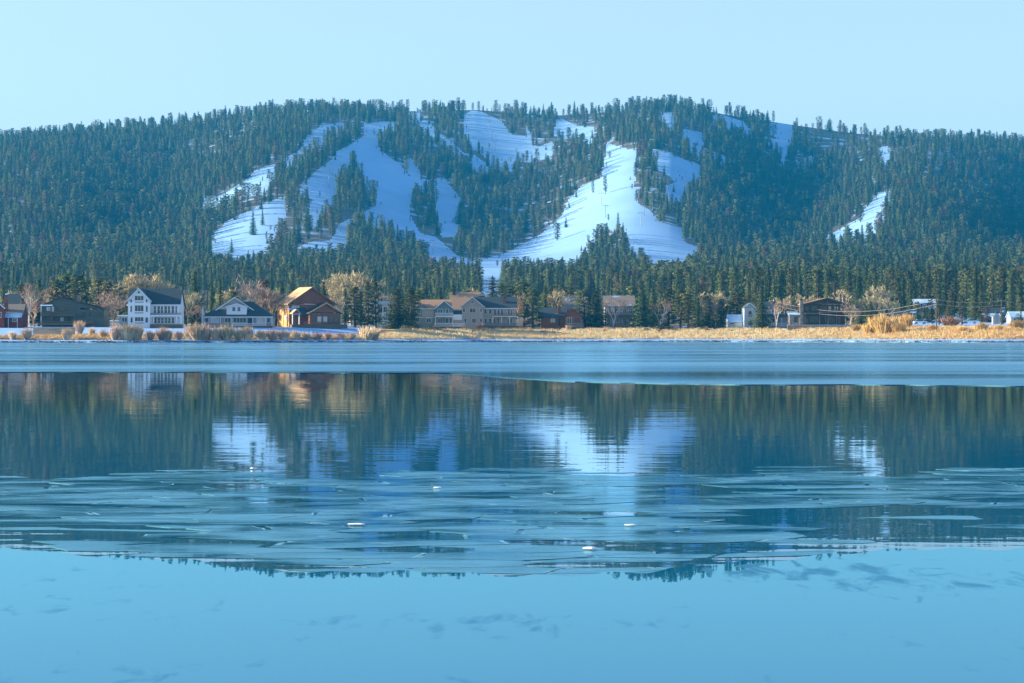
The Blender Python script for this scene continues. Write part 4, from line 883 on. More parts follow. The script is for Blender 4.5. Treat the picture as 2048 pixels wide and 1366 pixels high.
# ------------------------------------------------------------------ conifers one can tell apart
def top_height(px, Y, top):
    z0 = float(ground_z((px - 1024) / FPX * Y, Y)); return CAM_H + (HZ - top) / FPX * Y - z0
def place_tree(kind_name, k, px, Y, top=None, height=None, wide=1.0, label='', cat='tree', group=None, X=None):
    if X is None: X = (px - 1024) / FPX * Y
    z = float(ground_z(X, Y)); hgt = height if height else top_height(px, Y, top)
    o = empty(kind_name, (X, Y, z), rng.uniform(0, 6.28)); s = hgt / 18.0; o.scale = (s * wide, s * wide, s)
    kind, cm, tm = PROTO[k]
    link(bpy.data.objects.new('crown', cm), o); link(bpy.data.objects.new('trunk', tm), o)
    tag(o, label, cat, group); return o
# px, row of the tip, shape (0-4 fir, 5-10 pine), metres behind the shore, width, label
NEAR = [
 (7, 570, 0, 130, 1.2, 'small dark fir behind the red house chimney'), (41, 567, 6, 125, 1.0, 'thin pine rising behind the blue roofed house'), (78, 557, 1, 112, 1.15, 'sunlit yellow green fir beside the white birch'),
 (112, 557, 6, 118, .9, 'slim pine behind the peak of the dark lodge'), (135, 545, 5, 120, 1.15, 'tall broad pine behind the dark lodge roof'), (154, 547, 7, 112, 1.2, 'tall dark pine behind the dark lodge chimney'),
 (174, 556, 9, 125, 1.1, 'pine between the dark lodge chimney and its low roof end'), (197, 553, 5, 118, 1.1, 'tall pine behind the low end of the dark lodge'), (217, 560, 6, 114, 1.1, 'pine standing midway between dark lodge and white house'),
 (240, 570, 10, 106, 1.0, 'short dark pine touching the white house gable'), (364, 566, 1, 96, .8, 'thin dark fir at the white house chimney'), (389, 539, 0, 100, 1.0, 'tall dark spruce between white house and grey cottage'),
 (423, 566, 4, 112, .9, 'slender dark fir left of the grey cottage roof'), (440, 560, 1, 104, 1.0, 'sunlit fir behind the grey cottage roof slope'), (466, 570, 9, 115, 1.0, 'pine above the grey cottage dormer'),
 (532, 557, 6, 118, 1.0, 'pine between grey cottage and brown chalet'), (563, 565, 0, 106, 1.3, 'dark pointed fir against the brown chalet roof'), (584, 577, 1, 120, 1.0, 'small fir tip over the brown chalet ridge'),
 (647, 562, 1, 120, 1.1, 'green fir rising right of the brown chalet peak'), (690, 576, 4, 96, 1.1, 'narrow sunlit fir in front of the pale cottonwood'), (710, 572, 6, 92, 1.1, 'sunlit pine right of the pale cottonwood'),
 (722, 582, 1, 88, 1.0, 'low sunlit fir by the snowy carport'), (735, 562, 5, 90, .9, 'tall dark pine in front of the flat roofed house'), (752, 562, 7, 84, .9, 'tall pine in front of the carport end'),
 (795, 575, 2, 66, 1.65, 'very broad dark fir left of the green house'), (821, 574, 6, 82, 1.2, 'pine behind the low wing of the green house'), (838, 577, 9, 100, 1.0, 'pine behind the green house small blue gable'),
 (851, 572, 5, 108, 1.1, 'sunlit pine above the green house roof'), (881, 574, 1, 116, 1.1, 'fir tip above the green house front gable'), (906, 568, 1, 130, 1.1, 'fir left of the wide brown roof'),
 (936, 577, 9, 150, 1.0, 'small sunlit pine over the wide brown roof'), (961, 564, 4, 142, 1.2, 'dark narrow fir at the end of the wide brown roof'), (985, 551, 0, 120, 1.35, 'tall dark spruce in front of the snow gap'),
 (1003, 566, 6, 125, 1.1, 'pine right of the tall spruce by the snow gap'), (1021, 570, 5, 118, 1.1, 'pine behind the right end of the tan house roof'), (1049, 561, 8, 98, 1.2, 'bright sunlit pine right of the tan house'),
 (1066, 575, 5, 68, 1.2, 'large pine standing before the log cabin roof'), (1090, 572, 2, 108, 1.1, 'dark fir behind the log cabin roof'), (1107, 570, 7, 126, 1.0, 'pine behind the log cabin chimney'), (1125, 569, 6, 135, 1.0, 'sunlit pine behind the streaked grey roof'),
 (1141, 565, 0, 138, 1.1, 'dark fir over the streaked grey roof'), (1170, 577, 5, 72, 1.3, 'broad pine right of the log cabin'), (1192, 580, 2, 70, 1.35, 'broad dark fir left of the shaded timber house'),
 (1236, 578, 9, 118, 1.0, 'sunlit pine over the shaded timber house ridge'), (1267, 569, 5, 110, 1.0, 'pine behind the right end of the shaded timber house'), (1285, 577, 2, 66, 1.45, 'massive dark fir right of the shaded timber house'),
 (1306, 583, 0, 74, 1.2, 'dark fir just left of the white stemmed birch'), (1336, 576, 5, 84, 1.25, 'broad pine just right of the white stemmed birch'), (1361, 577, 6, 78, 1.2, 'first of two twin pines in the mid shore grove'),
 (1377, 583, 5, 72, 1.25, 'second of two twin pines in the mid shore grove'), (1396, 596, 1, 70, 1.2, 'short green fir by the red sled in the grove'), (1413, 588, 9, 84, 1.1, 'pine behind the wide spruce in the grove'),
 (1417, 598, 2, 64, 1.35, 'wide low spruce at the end of the grove'), (1442, 596, 0, 80, 1.3, 'dark fir between the wide spruce and the garage'), (1474, 585, 7, 84, 1.5, 'rounded leaning pine behind the white garage'),
 (1496, 587, 10, 92, 1.3, 'rounded pine behind the pale blue house gable'), (1523, 581, 0, 60, 1.15, 'tall spruce standing before the pale blue house'), (1742, 602, 2, 70, 1.3, 'dark blue spruce behind the golden willow'),
 (1721, 616, 2, 74, 1.4, 'low dark spruce right of the timber lodge'), (1733, 612, 0, 78, 1.2, 'small dark spruce between the two others by the lodge'), (1779, 628, 2, 110, 1.2, 'small dark fir behind the golden willow end'),
 (1836, 602, 5, 200, 1.0, 'pine before the left end of the snow roofed house'), (1862, 597, 6, 212, 1.0, 'tall pine before the right end of the snow roofed house'), (1848, 611, 1, 196, 1.1, 'low fir before the middle of the snow roofed house'),
 (1950, 592, 6, 200, 1.0, 'pine left of the blue snow cabin'), (1963, 584, 5, 214, 1.0, 'tall pine behind the porch of the blue snow cabin'), (2024, 588, 5, 200, 1.0, 'pine between the two right edge cabins'), (2043, 592, 6, 196, 1.0, 'pine over the tan cabin at the right edge'),
 (1878, 594, 5, 140, 1.0, 'pine right behind the first power pole'), (1898, 600, 6, 150, 1.0, 'bare trunked pine over the round brown bush'), (1924, 588, 5, 135, 1.05, 'tall sunlit pine between the two power poles'),
]
for px, top, k, d, w, lab in NEAR:
    place_tree('fir_tree' if k < 5 else 'pine_tree', k, px, float(shore_y(px)) + d, top=top, wide=w * (1.5 if px > 780 and d <= 90 else 1.25), label=lab, group='conifers among the lakeside houses')

MARKS = [(30, 'red house'), (120, 'dark lodge'), (215, 'gap by the white house'), (305, 'white house'), (385, 'tall dark spruce'), (470, 'grey cottage'), (560, 'chalet roof'), (620, 'brown chalet'), (700, 'pale cottonwood'), (760, 'snowy carport'), (850, 'green house'),
         (935, 'wide brown roof'), (1020, 'tan house'), (1090, 'log cabin'), (1150, 'streaked grey roof'), (1235, 'shaded timber house'), (1310, 'white stemmed birch'), (1370, 'twin pines'), (1440, 'white garage'), (1520, 'pale blue house'), (1645, 'timber lodge'), (1750, 'golden willow'), (1850, 'parked cars'), (1930, 'first power pole'), (2005, 'far power pole')]
ORD = 'first second third fourth fifth sixth seventh eighth ninth tenth eleventh twelfth thirteenth fourteenth fifteenth'.split()
seen = {}
for i in sorted(order, key=lambda j: bp[j]):
    k = int(nrg.integers(0, 5)) if nrg.random() < 0.5 else int(nrg.integers(5, 11))
    mk = min(MARKS, key=lambda m_: abs(m_[0] - bp[i]))[1]; kd = 'fir' if k < 5 else 'pine'
    seen[kd, mk] = q = seen.get((kd, mk), -1) + 1
    place_tree(kd + '_tree', k, 0, float(by[i]), height=float(bh[i]), wide=float(nrg.uniform(.85, 1.1)), X=float(bx[i]),
               label='%s %s from the left in the belt above the %s' % (ORD[q], kd, mk), group='conifers in the front row of the forest belt')

# ------------------------------------------------------------------ bare trees
def bare_parts(seed, H=14.0, spread=0.45, levels=5, forks=3, stem=0.18, up=0.55):
    r = random.Random(seed); wood_ = MB(); tw = MB()
    def grow(p, d, L_, rad, lv):
        q = p + d * L_; mid = p + d * L_ * 0.5 + Vector((r.gauss(0, 1), r.gauss(0, 1), 0)) * L_ * 0.04
        wood_.tube([p, mid, q], [rad, rad * 0.85, rad * 0.7], 5 if lv == 0 else 3, False) if lv < levels - 1 else None
        if lv >= levels - 2:
            for _ in range(4 if lv == levels - 1 else 2):
                t = r.uniform(0.1, 1.0); e = (d + Vector((r.gauss(0, .5), r.gauss(0, .5), r.gauss(0.25, .4)))).normalized() * L_ * r.uniform(0.6, 1.3)
                b = p + d * L_ * t; sd = Vector((r.gauss(0, 1), r.gauss(0, 1), 0)).normalized(); tw.blade(b, b + e, 0.05, sd)
        if lv == levels - 1: return
        for k in range(forks if lv in (0, 1) or r.random() < 0.45 else forks - 1):
            a_ = r.uniform(0, 6.28); nd = (d * 0.9 + Vector((math.cos(a_), math.sin(a_), 0)) * spread * r.uniform(0.5, 1.3) + Vector((0, 0, up * 0.35))).normalized()
            t = 1.0 if k == 0 else r.uniform(0.55, 1.0)
            grow(p + d * L_ * t, nd, L_ * r.uniform(0.66, 0.9), rad * 0.62, lv + 1)
    grow(Vector((0, 0, -0.3)), Vector((r.gauss(0, .04), r.gauss(0, .04), 1)).normalized(), H * stem * 1.2, H * 0.011, 0)
    zmax = max(v[2] for v in tw.v); k = H / zmax
    for mbx in (wood_, tw): mbx.v = [(x * k, y * k, z * k) for x, y, z in mbx.v]
    return wood_, tw
M_cotton = nmat('cottonwood_twigs', (0.38, 0.34, 0.20), (0.52, 0.46, 0.29), 0.4, 0.9)
M_cottonb = nmat('cottonwood_bark', (0.34, 0.28, 0.2), (0.5, 0.43, 0.33), 0.8, 0.95)
M_greyt = nmat('grey_twigs', (0.26, 0.21, 0.18), (0.38, 0.31, 0.26), 0.4, 0.9)
M_pinkt = nmat('rusty_twigs', (0.28, 0.20, 0.14), (0.40, 0.29, 0.20), 0.4, 0.9)
M_birch = nmat('birch_bark', (0.62, 0.60, 0.55), (0.78, 0.76, 0.72), 1.5, 0.8, lo=0.3, hi=0.5)
BARE = {}
for nm, args, mw, mt in (('cotton_a', (1, 14, .75, 7, 3, .10, .30), M_cottonb, M_cotton), ('cotton_b', (2, 14, .55, 7, 3, .11, .45), M_cottonb, M_cotton),
                         ('grey_a', (3, 14, .80, 7, 3, .12, .25), M_greyt, M_greyt), ('grey_b', (4, 14, .65, 6, 3, .14, .35), M_greyt, M_greyt),
                         ('pink_a', (5, 14, .80, 7, 3, .10, .25), M_pinkt, M_pinkt), ('birch_a', (6, 14, .50, 6, 3, .22, .40), M_birch, M_pinkt)):
    w_, t_ = bare_parts(*args); BARE[nm] = (w_.mesh('trunk', mw), t_.mesh('crown', mt))
BTREES = [
 (21, 575, 'cotton_b', 135, .8, 'small pale bare tree behind the red house'), (59, 560, 'birch_a', 78, .9, 'white trunked birch between red house and dark lodge'), (68, 590, 'pink_a', 84, 1.1, 'rusty bare tree beside the white trunked birch'), (101, 567, 'pink_a', 118, 1.1, 'pinkish bare tree behind the dark lodge eave'),
 (207, 575, 'pink_a', 96, 1.1, 'rusty bare tree over the low end of the dark lodge'), (228, 583, 'grey_a', 84, .9, 'grey bare tree left of the white house'), (215, 555, 'cotton_b', 150, .8, 'pale bare tree behind the pine by the white house'),
 (270, 541, 'cotton_a', 170, 1.0, 'left half of the big pale bare trees above the white house'), (300, 540, 'cotton_b', 175, 1.1, 'right half of the big pale bare trees above the white house'), (375, 577, 'cotton_b', 84, .6, 'thin pale bare tree beside the white house chimney'),
 (392, 605, 'pink_a', 78, .9, 'low rusty bare tree left of the grey cottage'), (455, 573, 'cotton_b', 120, .7, 'thin pale bare tree above the grey cottage peak'), (503, 546, 'grey_a', 96, 1.0, 'big grey bare tree rising from behind the grey cottage'), (519, 560, 'grey_b', 88, .9, 'grey bare tree against the grey cottage right end'),
 (536, 570, 'pink_a', 84, .8, 'rusty bare tree left of the brown chalet'), (548, 572, 'cotton_b', 92, .6, 'thin pale bare tree touching the brown chalet eave'), (672, 541, 'cotton_a', 128, 1.0, 'tall pale cottonwood right of the brown chalet'), (703, 537, 'cotton_b', 132, 1.15, 'tallest pale cottonwood behind the narrow firs'), (730, 545, 'cotton_a', 128, .9, 'pale cottonwood over the flat roofed house'), (676, 590, 'cotton_b', 84, .8, 'low pale bare tree in front of the cottonwood trunks'),
 (775, 573, 'grey_b', 100, .8, 'grey bare tree left of the broad dark fir'), (946, 572, 'cotton_b', 160, .7, 'small pale bare tree behind the wide brown roof'), (1030, 582, 'pink_a', 92, .9, 'rusty bare tree at the tan house end'), (1112, 573, 'cotton_b', 118, .7, 'pale bare tree behind the log cabin'),
 (1226, 589, 'birch_a', 68, 1.2, 'white stemmed birch before the shaded timber house'), (1320, 592, 'birch_a', 62, 1.1, 'birch with a tan crown before the dark grove'), (1433, 578, 'cotton_b', 88, 1.0, 'pale bare tree above the wide low spruce'), (1422, 592, 'grey_a', 80, .9, 'grey bare tree behind the wide low spruce'),
 (1553, 598, 'birch_a', 66, .8, 'thin white birch before the pale blue porch'), (1568, 588, 'cotton_b', 96, .8, 'pale bare tree behind the pale blue porch'), (1583, 592, 'grey_b', 92, .8, 'grey bare tree left of the timber lodge chimney'), (1608, 584, 'cotton_b', 104, .8, 'pale bare tree above the timber lodge left eave'),
 (1634, 590, 'pink_a', 110, .8, 'rusty bare tree over the timber lodge ridge'), (1692, 576, 'cotton_a', 92, 1.1, 'tall golden cottonwood right of the timber lodge'), (1701, 602, 'grey_a', 66, 1.1, 'grey bare tree before the golden cottonwood'), (1741, 586, 'cotton_b', 100, 1.0, 'pale bare tree behind the dark blue spruce'),
 (1772, 590, 'cotton_b', 100, .9, 'pale bare tree right of the dark blue spruce'), (1762, 565, 'cotton_b', 190, .8, 'far pale bare tree in front of the belt'),
]
for px, top, nm, d, w, lab in BTREES:
    Y = float(shore_y(px)) + d; p = at(px, Y); hgt = top_height(px, Y, top); o = empty('birch_tree' if 'birch' in nm else 'bare_tree', p, rng.uniform(0, 6.28)); s = hgt / 14; o.scale = (s * w, s * w, s)
    link(bpy.data.objects.new('trunk', BARE[nm][0]), o); link(bpy.data.objects.new('crown', BARE[nm][1]), o)
    tag(o, lab, 'tree', 'leafless trees around the houses')

# ------------------------------------------------------------------ willow bushes on the shore
def bush_mesh(seed, mat, n=240, H=5.0, R=2.6):
    r = random.Random(seed); m = MB()
    for k in range(n):
        a_ = r.uniform(0, 6.28); q = r.random() ** 0.7; lean = q * 0.45
        b = Vector((math.cos(a_) * 0.5 * q * R * 0.5, math.sin(a_) * 0.5 * q * R * 0.5, -0.15))
        h_ = H * (0.45 + 0.55 * r.random() ** 0.8) * (1 - 0.12 * q); d = Vector((math.cos(a_) * lean, math.sin(a_) * lean, 1)); sd = Vector((-math.sin(a_), math.cos(a_), 0)) if r.random() < .5 else Vector((1, 0, 0))
        e = b + d * h_ * 0.8; mid = b + d * h_ * 0.42 + Vector((r.gauss(0, .1), r.gauss(0, .1), 0)); tip = e + Vector((r.gauss(0, .2), r.gauss(0, .2), h_ * 0.2))
        m.poly(b - sd * 0.06, b + sd * 0.06, mid + sd * 0.065, mid - sd * 0.065); m.poly(mid - sd * 0.065, mid + sd * 0.065, tip)
        for _ in range(3):
            t = r.uniform(0.35, 0.95); s0 = b + (e - b) * t; m.blade(s0, s0 + Vector((r.gauss(0, .35), r.gauss(0, .35), r.uniform(.3, .9))) * (H / 5), 0.04, Vector((r.gauss(0, 1), r.gauss(0, 1), 0)).normalized())
    return m.mesh('stems', mat)
M_will = nmat('willow_stems', (0.44, 0.32, 0.21), (0.66, 0.52, 0.36), 0.5, 0.9, rand=0.15)
M_willg = nmat('golden_willow_stems', (0.46, 0.31, 0.11), (0.64, 0.46, 0.18), 0.5, 0.9)
M_willr = nmat('red_willow_stems', (0.34, 0.20, 0.13), (0.48, 0.31, 0.20), 0.5, 0.9)
BUSH = [bush_mesh(300 + i, M_will) for i in range(4)] + [bush_mesh(310, M_willg, 420, 5, 3.4), bush_mesh(311, M_willg, 300, 5, 2.8), bush_mesh(312, M_willr, 260)]
BUSHES = [
 (25, 661, 0, 9, 1.0, 'small pale willow at the left edge of the shore'), (55, 654, 1, 9, 1.1, 'rounded tan willow on the snowy shore below the birch'), (133, 656, 2, 8, 1.0, 'tan willow on the shore below the dark lodge deck'), (158, 640, 3, 34, 1.0, 'small bush on the wall before the dark lodge'),
 (184, 654, 0, 24, .9, 'thin bush below the low end of the dark lodge'), (205, 657, 1, 14, 1.0, 'spreading bush left of the big willow'), (229, 650, 2, 9, 1.0, 'first willow of the big clump below the white house'), (252, 646, 3, 8, 1.3, 'biggest willow of the clump below the white house'), (272, 648, 0, 8, 1.1, 'dark based willow at the right of the big clump'),
 (301, 658, 1, 7, 1.0, 'low willow below the white house porch'), (324, 650, 2, 7, 1.0, 'upright willow below the white house porch columns'), (337, 655, 0, 7, .9, 'small willow beside the upright one'), (357, 660, 3, 8, 1.1, 'low spreading willow right of the white house'), (383, 648, 0, 9, 1.0, 'willow under the tall dark spruce'), (394, 645, 1, 7, 1.0, 'tall willow under the tall dark spruce'),
 (411, 647, 2, 8, 1.2, 'willow before the left end of the grey cottage'), (432, 652, 3, 7, 1.1, 'willow before the grey cottage windows'), (452, 646, 0, 8, 1.3, 'large willow before the grey cottage dormer'), (477, 653, 1, 7, 1.0, 'low willow before the grey cottage deck'), (494, 650, 2, 8, 1.2, 'willow before the grey cottage door'),
 (523, 657, 3, 8, 1.2, 'low willow right of the grey cottage deck'), (545, 657, 0, 8, 1.3, 'willow under the brown chalet sunlit wall'), (567, 656, 1, 8, 1.3, 'dense willow under the brown chalet entry'), (590, 660, 2, 8, 1.3, 'low willow before the brown chalet lawn'), (612, 661, 3, 8, 1.3, 'low willow under the brown chalet wing'), (634, 663, 0, 8, 1.3, 'small willow below the chalet windows'),
 (655, 661, 1, 8, 1.3, 'low willow right of the chalet windows'), (680, 664, 2, 9, 1.3, 'low willow before the snow lawn'), (704, 663, 3, 9, 1.2, 'small willow left of the round big willow'), (735, 652, 0, 8, 1.6, 'large round willow at the end of the bush row'), (749, 656, 3, 8, 1.2, 'right part of the large round willow'),
 (959, 645, 6, 58, 1.3, 'round red brown bush before the tan house'), (1137, 650, 3, 56, 1.2, 'sprawling pale bush before the log cabin'),
 (1767, 631, 4, 34, 1.25, 'huge golden willow dome on the right meadow'), (1738, 645, 5, 32, 1.2, 'left shoulder of the huge golden willow'), (1712, 647, 5, 44, 1.2, 'pale gold bush right of the timber lodge'), (1798, 642, 5, 36, 1.2, 'right shoulder of the huge golden willow'), (1812, 629, 5, 62, 1.2, 'rounded golden bush behind the huge willow'),
 (1900, 630, 6, 74, 1.7, 'low round brown bush between the power poles'), (1865, 648, 5, 44, 1.3, 'low meadow bush left of the first pole'), (1965, 645, 5, 48, 1.5, 'wide meadow bush left of the shed'), (1998, 648, 4, 46, 1.2, 'greenish meadow bush below the shed'), (2035, 640, 4, 56, 1.6, 'large rusty bush at the right edge'), (1925, 652, 5, 40, 1.4, 'low rusty bush in the right meadow'),
]
for px, top, k, d, w, lab in BUSHES:
    Y = float(shore_y(px)) + d; p = at(px, Y); hgt = max(1.5, top_height(px, Y, top)); s = hgt / 5.0
    o = link(bpy.data.objects.new('willow_bush', BUSH[k])); o.location = p; o.rotation_euler = (0, 0, rng.uniform(0, 6.28)); o.scale = (s * w * rng.uniform(1.15, 1.7), s * w * rng.uniform(1.15, 1.7), s * rng.uniform(1.1, 1.28)); o.rotation_euler.x = rng.uniform(-.1, .1); o.rotation_euler.y = rng.uniform(-.1, .1)
    tag(o, lab, 'bush', 'willow bushes on the shore')

# grey-green sagebrush on the bank
def sage_mesh(seed):
    r = random.Random(seed); m = MB()
    for k in range(260):
        v = Vector((r.gauss(0, 1), r.gauss(0, 1), abs(r.gauss(0, 1)))).normalized() * r.uniform(0.5, 1.0); tuft(m, (v.x * 1.5, v.y * 1.5, v.z * 1.1), 0.22, r)
    return m.mesh('sage', M_sagebrush, outward=0.6)
M_sagebrush = nmat('sagebrush', (0.15, 0.14, 0.08), (0.30, 0.27, 0.16), 0.8, 0.9, rand=0.2)
SG = [sage_mesh(1), sage_mesh(2), sage_mesh(3)]
SAGE = [(812, 57, 1.5, 'below the low green wing'), (822, 54, 1.3, 'left of the green house corner'), (834, 58, 1.2, 'under the green house corner window'), (847, 52, 1.0, 'below the green house trim band'), (862, 56, 1.3, 'below the green house wall'), (876, 50, 1.0, 'before the green house white fence'), (893, 45, .8, 'on the grass below the white fence'),
        (945, 42, .9, 'on the grass left of the red brown bush'), (955, 45, .8, 'beside the red brown bush'), (968, 44, 1.0, 'right of the red brown bush'), (1085, 40, 1.0, 'on the grass below the log cabin roof'), (1107, 41, .9, 'on the grass below the log cabin door'),
        (1208, 45, 1.0, 'below the broad dark fir'), (1293, 47, 1.2, 'left of the tall sage clump'), (1319, 56, 2.0, 'tallest of the clump before the dark grove'), (1329, 52, 1.5, 'right behind the tallest sage'), (1316, 40, 1.3, 'low in front of the tallest sage'), (1338, 55, 1.7, 'at the right of the tall clump'), (1349, 46, 1.2, 'wide and low right of the clump'), (1372, 57, 1.1, 'below the twin pines'),
        (1404, 55, 1.6, 'before the wide low spruce'), (1413, 50, 1.1, 'right of the sage before the spruce'), (1464, 48, .8, 'alone below the white garage')]
for i, (px, d, s, lab) in enumerate(SAGE):
    o = link(bpy.data.objects.new('sage_shrub', SG[i % 3])); o.location = at(px, float(shore_y(px)) + d, -0.05); o.rotation_euler = (0, 0, i * 1.3); o.scale = (s, s, s * 0.85); tag(o, 'grey green sage shrub ' + lab, 'shrub', 'sage shrubs on the bank')

# ------------------------------------------------------------------ dry grass and reeds, nobody could count them
def grass_mesh(seed, mat, n=26, H=0.9, R=0.9):
    r = random.Random(seed); m = MB()
    for k in range(n):
        a_ = r.uniform(0, 6.28); q = r.random() ** .5 * R; b = Vector((math.cos(a_) * q, math.sin(a_) * q, -0.05)); h_ = H * r.uniform(.5, 1.1)
        m.blade(b, b + Vector((r.gauss(0, .15), r.gauss(0, .15), 1)) * h_, 0.06, Vector((r.gauss(0, 1), r.gauss(0, 1), 0)).normalized())
    return m.mesh('tuft', mat)
M_grass = nmat('dry_grass', (0.50, 0.44, 0.27), (0.70, 0.66, 0.47), 0.5, 0.9, rand=0.25)
M_grassr = nmat('rusty_grass', (0.50, 0.34, 0.13), (0.66, 0.48, 0.23), 0.5, 0.9, rand=0.25)
gcol = bpy.data.collections.new('tufts')
for i in range(3): gcol.objects.link(bpy.data.objects.new('tuft_%d' % i, grass_mesh(400 + i, M_grass)))
for i in range(2): gcol.objects.link(bpy.data.objects.new('tuft_%d' % (3 + i), grass_mesh(410 + i, M_grassr, 30, 1.3)))
n = 26000; gp = nrg.uniform(-60, 2110, n); gd = 10 + 56 * nrg.random(n) ** 1.25
lim = np.interp(gp, [-60, 100, 300, 560, 640, 770, 800, 1500, 1560, 1690, 1720, 2110], [14, 20, 24, 16, 16, 30, 52, 60, 56, 56, 70, 76]); gd = 10.5 + (gd - 10) / 56 * (lim - 10)
gk = nrg.random(n) < (0.72 + 0.35 * vnoise(gp * 0.02, gd * 0.12, 61)); gp, gd = gp[gk], gd[gk]
gY = shore_y(gp) + gd; gX = (gp - 1024) / FPX * gY; gZ = ground_z(gX, gY); n = len(gp)
rust = nrg.random(n) < np.clip((gp - 1500) / 700, 0.12, 0.6) * np.where(gp < 700, 3.5, 1)
go = scatter_object('dry_grass', np.stack([gX, gY, gZ], 1), nrg.uniform(.5, 1.15, n) * np.where(gd < 13, 0.7, 1), nrg.uniform(0, 6.28, n), np.where(rust, nrg.integers(3, 5, n), nrg.integers(0, 3, n)), gcol)
tag(go, 'golden dry grass and reeds along the lakeshore', 'grass', None, 'stuff')
# dark twigs and clods where the snow meets the ice
n = 1500; gp = nrg.uniform(-60, 2110, n); gd = np.abs(nrg.normal(0, 1.0, n)) + 0.2; gY = shore_y(gp) + gd; gX = (gp - 1024) / FPX * gY
M_clod = nmat('wet_clods', (0.05, 0.04, 0.035), (0.10, 0.08, 0.06), 2, 0.9); ccol = bpy.data.collections.new('clods')
for i in range(3):
    r = random.Random(i); m = MB()
    for _ in range(14): tuft(m, (r.gauss(0, .5), r.gauss(0, .3), abs(r.gauss(0, .12))), 0.16, r)
    ccol.objects.link(bpy.data.objects.new('clod_%d' % i, m.mesh('clod', M_clod)))
co = scatter_object('shore_debris', np.stack([gX, gY, ground_z(gX, gY)], 1), nrg.uniform(.4, 1.3, n), nrg.uniform(0, 6.28, n), nrg.integers(0, 3, n), ccol)
tag(co, 'dark twigs and frozen clods along the water edge', 'debris', None, 'stuff')

# ------------------------------------------------------------------ walls, poles, wires, cars
def wall_strip(name, p0, p1, d, top, th, mat, label, cat):
    m = MB(); pts = []
    for px in np.linspace(p0, p1, 12):
        Y = float(shore_y((p0 + p1) / 2)) + d; X = (px - 1024) / FPX * Y; pts.append((X, Y))
    zt = CAM_H + (HZ - top) / FPX * pts[0][1]
    m.box(pts[0][0], pts[-1][0], pts[0][1], pts[0][1] + th, zt - 3.5, zt); o = m.build(name, mat); tag(o, label, cat)
    c = MB(); c.box(pts[0][0] - .1, pts[-1][0] + .1, pts[0][1] - .12, pts[0][1] + th + .12, zt + 0.002, zt + 0.14); c.build('coping', M_rsnow, o)
wall_strip('retaining_wall', 66, 150, 24, 655, 0.4, M_grey, 'grey retaining wall with snow on top below the dark lodge', 'wall')
wall_strip('garden_wall', 1575, 1698, 58, 650.5, 0.5, M_stone, 'low stone wall with snow in front of the timber lodge', 'wall')
M_pole = wood('pole_wood', (0.10, 0.07, 0.05)); M_wire = nmat('wire', (0.45, 0.43, 0.4), (0.55, 0.52, 0.48), 1, 0.4, metallic=0.6)
POLES = [(1873, 596, 42, 'first power pole with crossarm standing in the golden meadow'), (2003, 598, 62, 'power pole behind the beige shed'), (1545, 598, 82, 'power pole behind the pale blue house'), (2130, 606, 60, None)]
heads = {}
for px, top, d, lab in POLES:
    Y = float(shore_y(px)) + d; p = at(px, Y); hgt = top_height(px, Y, top)
    heads[px] = (p, hgt)
    if not lab: continue
    o = empty('utility_pole', p); tag(o, lab, 'pole', 'power poles along the shore')
    m = MB(); m.tube([(0, 0, -1), (0, 0, hgt)], [0.20, 0.13], 8); m.build('pole', M_pole, o)
    m = MB(); m.box(-1.1, 1.1, -0.22, -0.12, hgt - 0.9, hgt - 0.72); m.build('crossarm', M_pole, o)
    for x in (-1.0, -0.4, 0.4, 1.0):
        m = MB(); m.tube([(x, -0.17, hgt - 0.72), (x, -0.17, hgt - 0.48)], 0.06, 6); m.build('insulator', M_white, o)
for a_, b_ in ((1545, 1873), (1873, 2003), (2003, 2130)):
    (p, h1), (q, h2) = heads[a_], heads[b_]
    for drop, nm in ((0.5, 'upper'), (1.75, 'lower')):
        A = p + Vector((0, -.17, h1 - drop)); B = q + Vector((0, -.17, h2 - drop)); pts = []
        for k in range(25):
            t = k / 24; pts.append(A.lerp(B, t) - Vector((0, 0, 4 * t * (1 - t) * (A - B).length * 0.035)))
        m = MB(); m.tube(pts, 0.045, 5); o = m.build('power_line', M_wire)
        tag(o, '%s sagging wire %s' % (nm, {1545: 'running from the pale blue house to the first pole', 1873: 'strung between the two meadow poles', 2003: 'leaving the far pole at the right edge'}[a_]), 'wire', 'power lines over the meadow')
M_carw = nmat('white_car_paint', (0.7, 0.72, 0.74), (0.76, 0.78, 0.8), 1, 0.3, spec=0.5); M_card = nmat('dark_car_paint', (0.05, 0.055, 0.06), (0.07, 0.075, 0.08), 1, 0.3, spec=0.5); M_tyre = nmat('tyre', (0.015, 0.015, 0.015), (0.03, 0.03, 0.03), 2, 0.9)
M_rim = nmat('wheel_rim', (0.4, 0.4, 0.42), (0.5, 0.5, 0.52), 2, 0.35, metallic=0.8); M_lamp = nmat('lamp_glass', (0.6, 0.6, 0.58), (0.7, 0.7, 0.68), 2, 0.15)
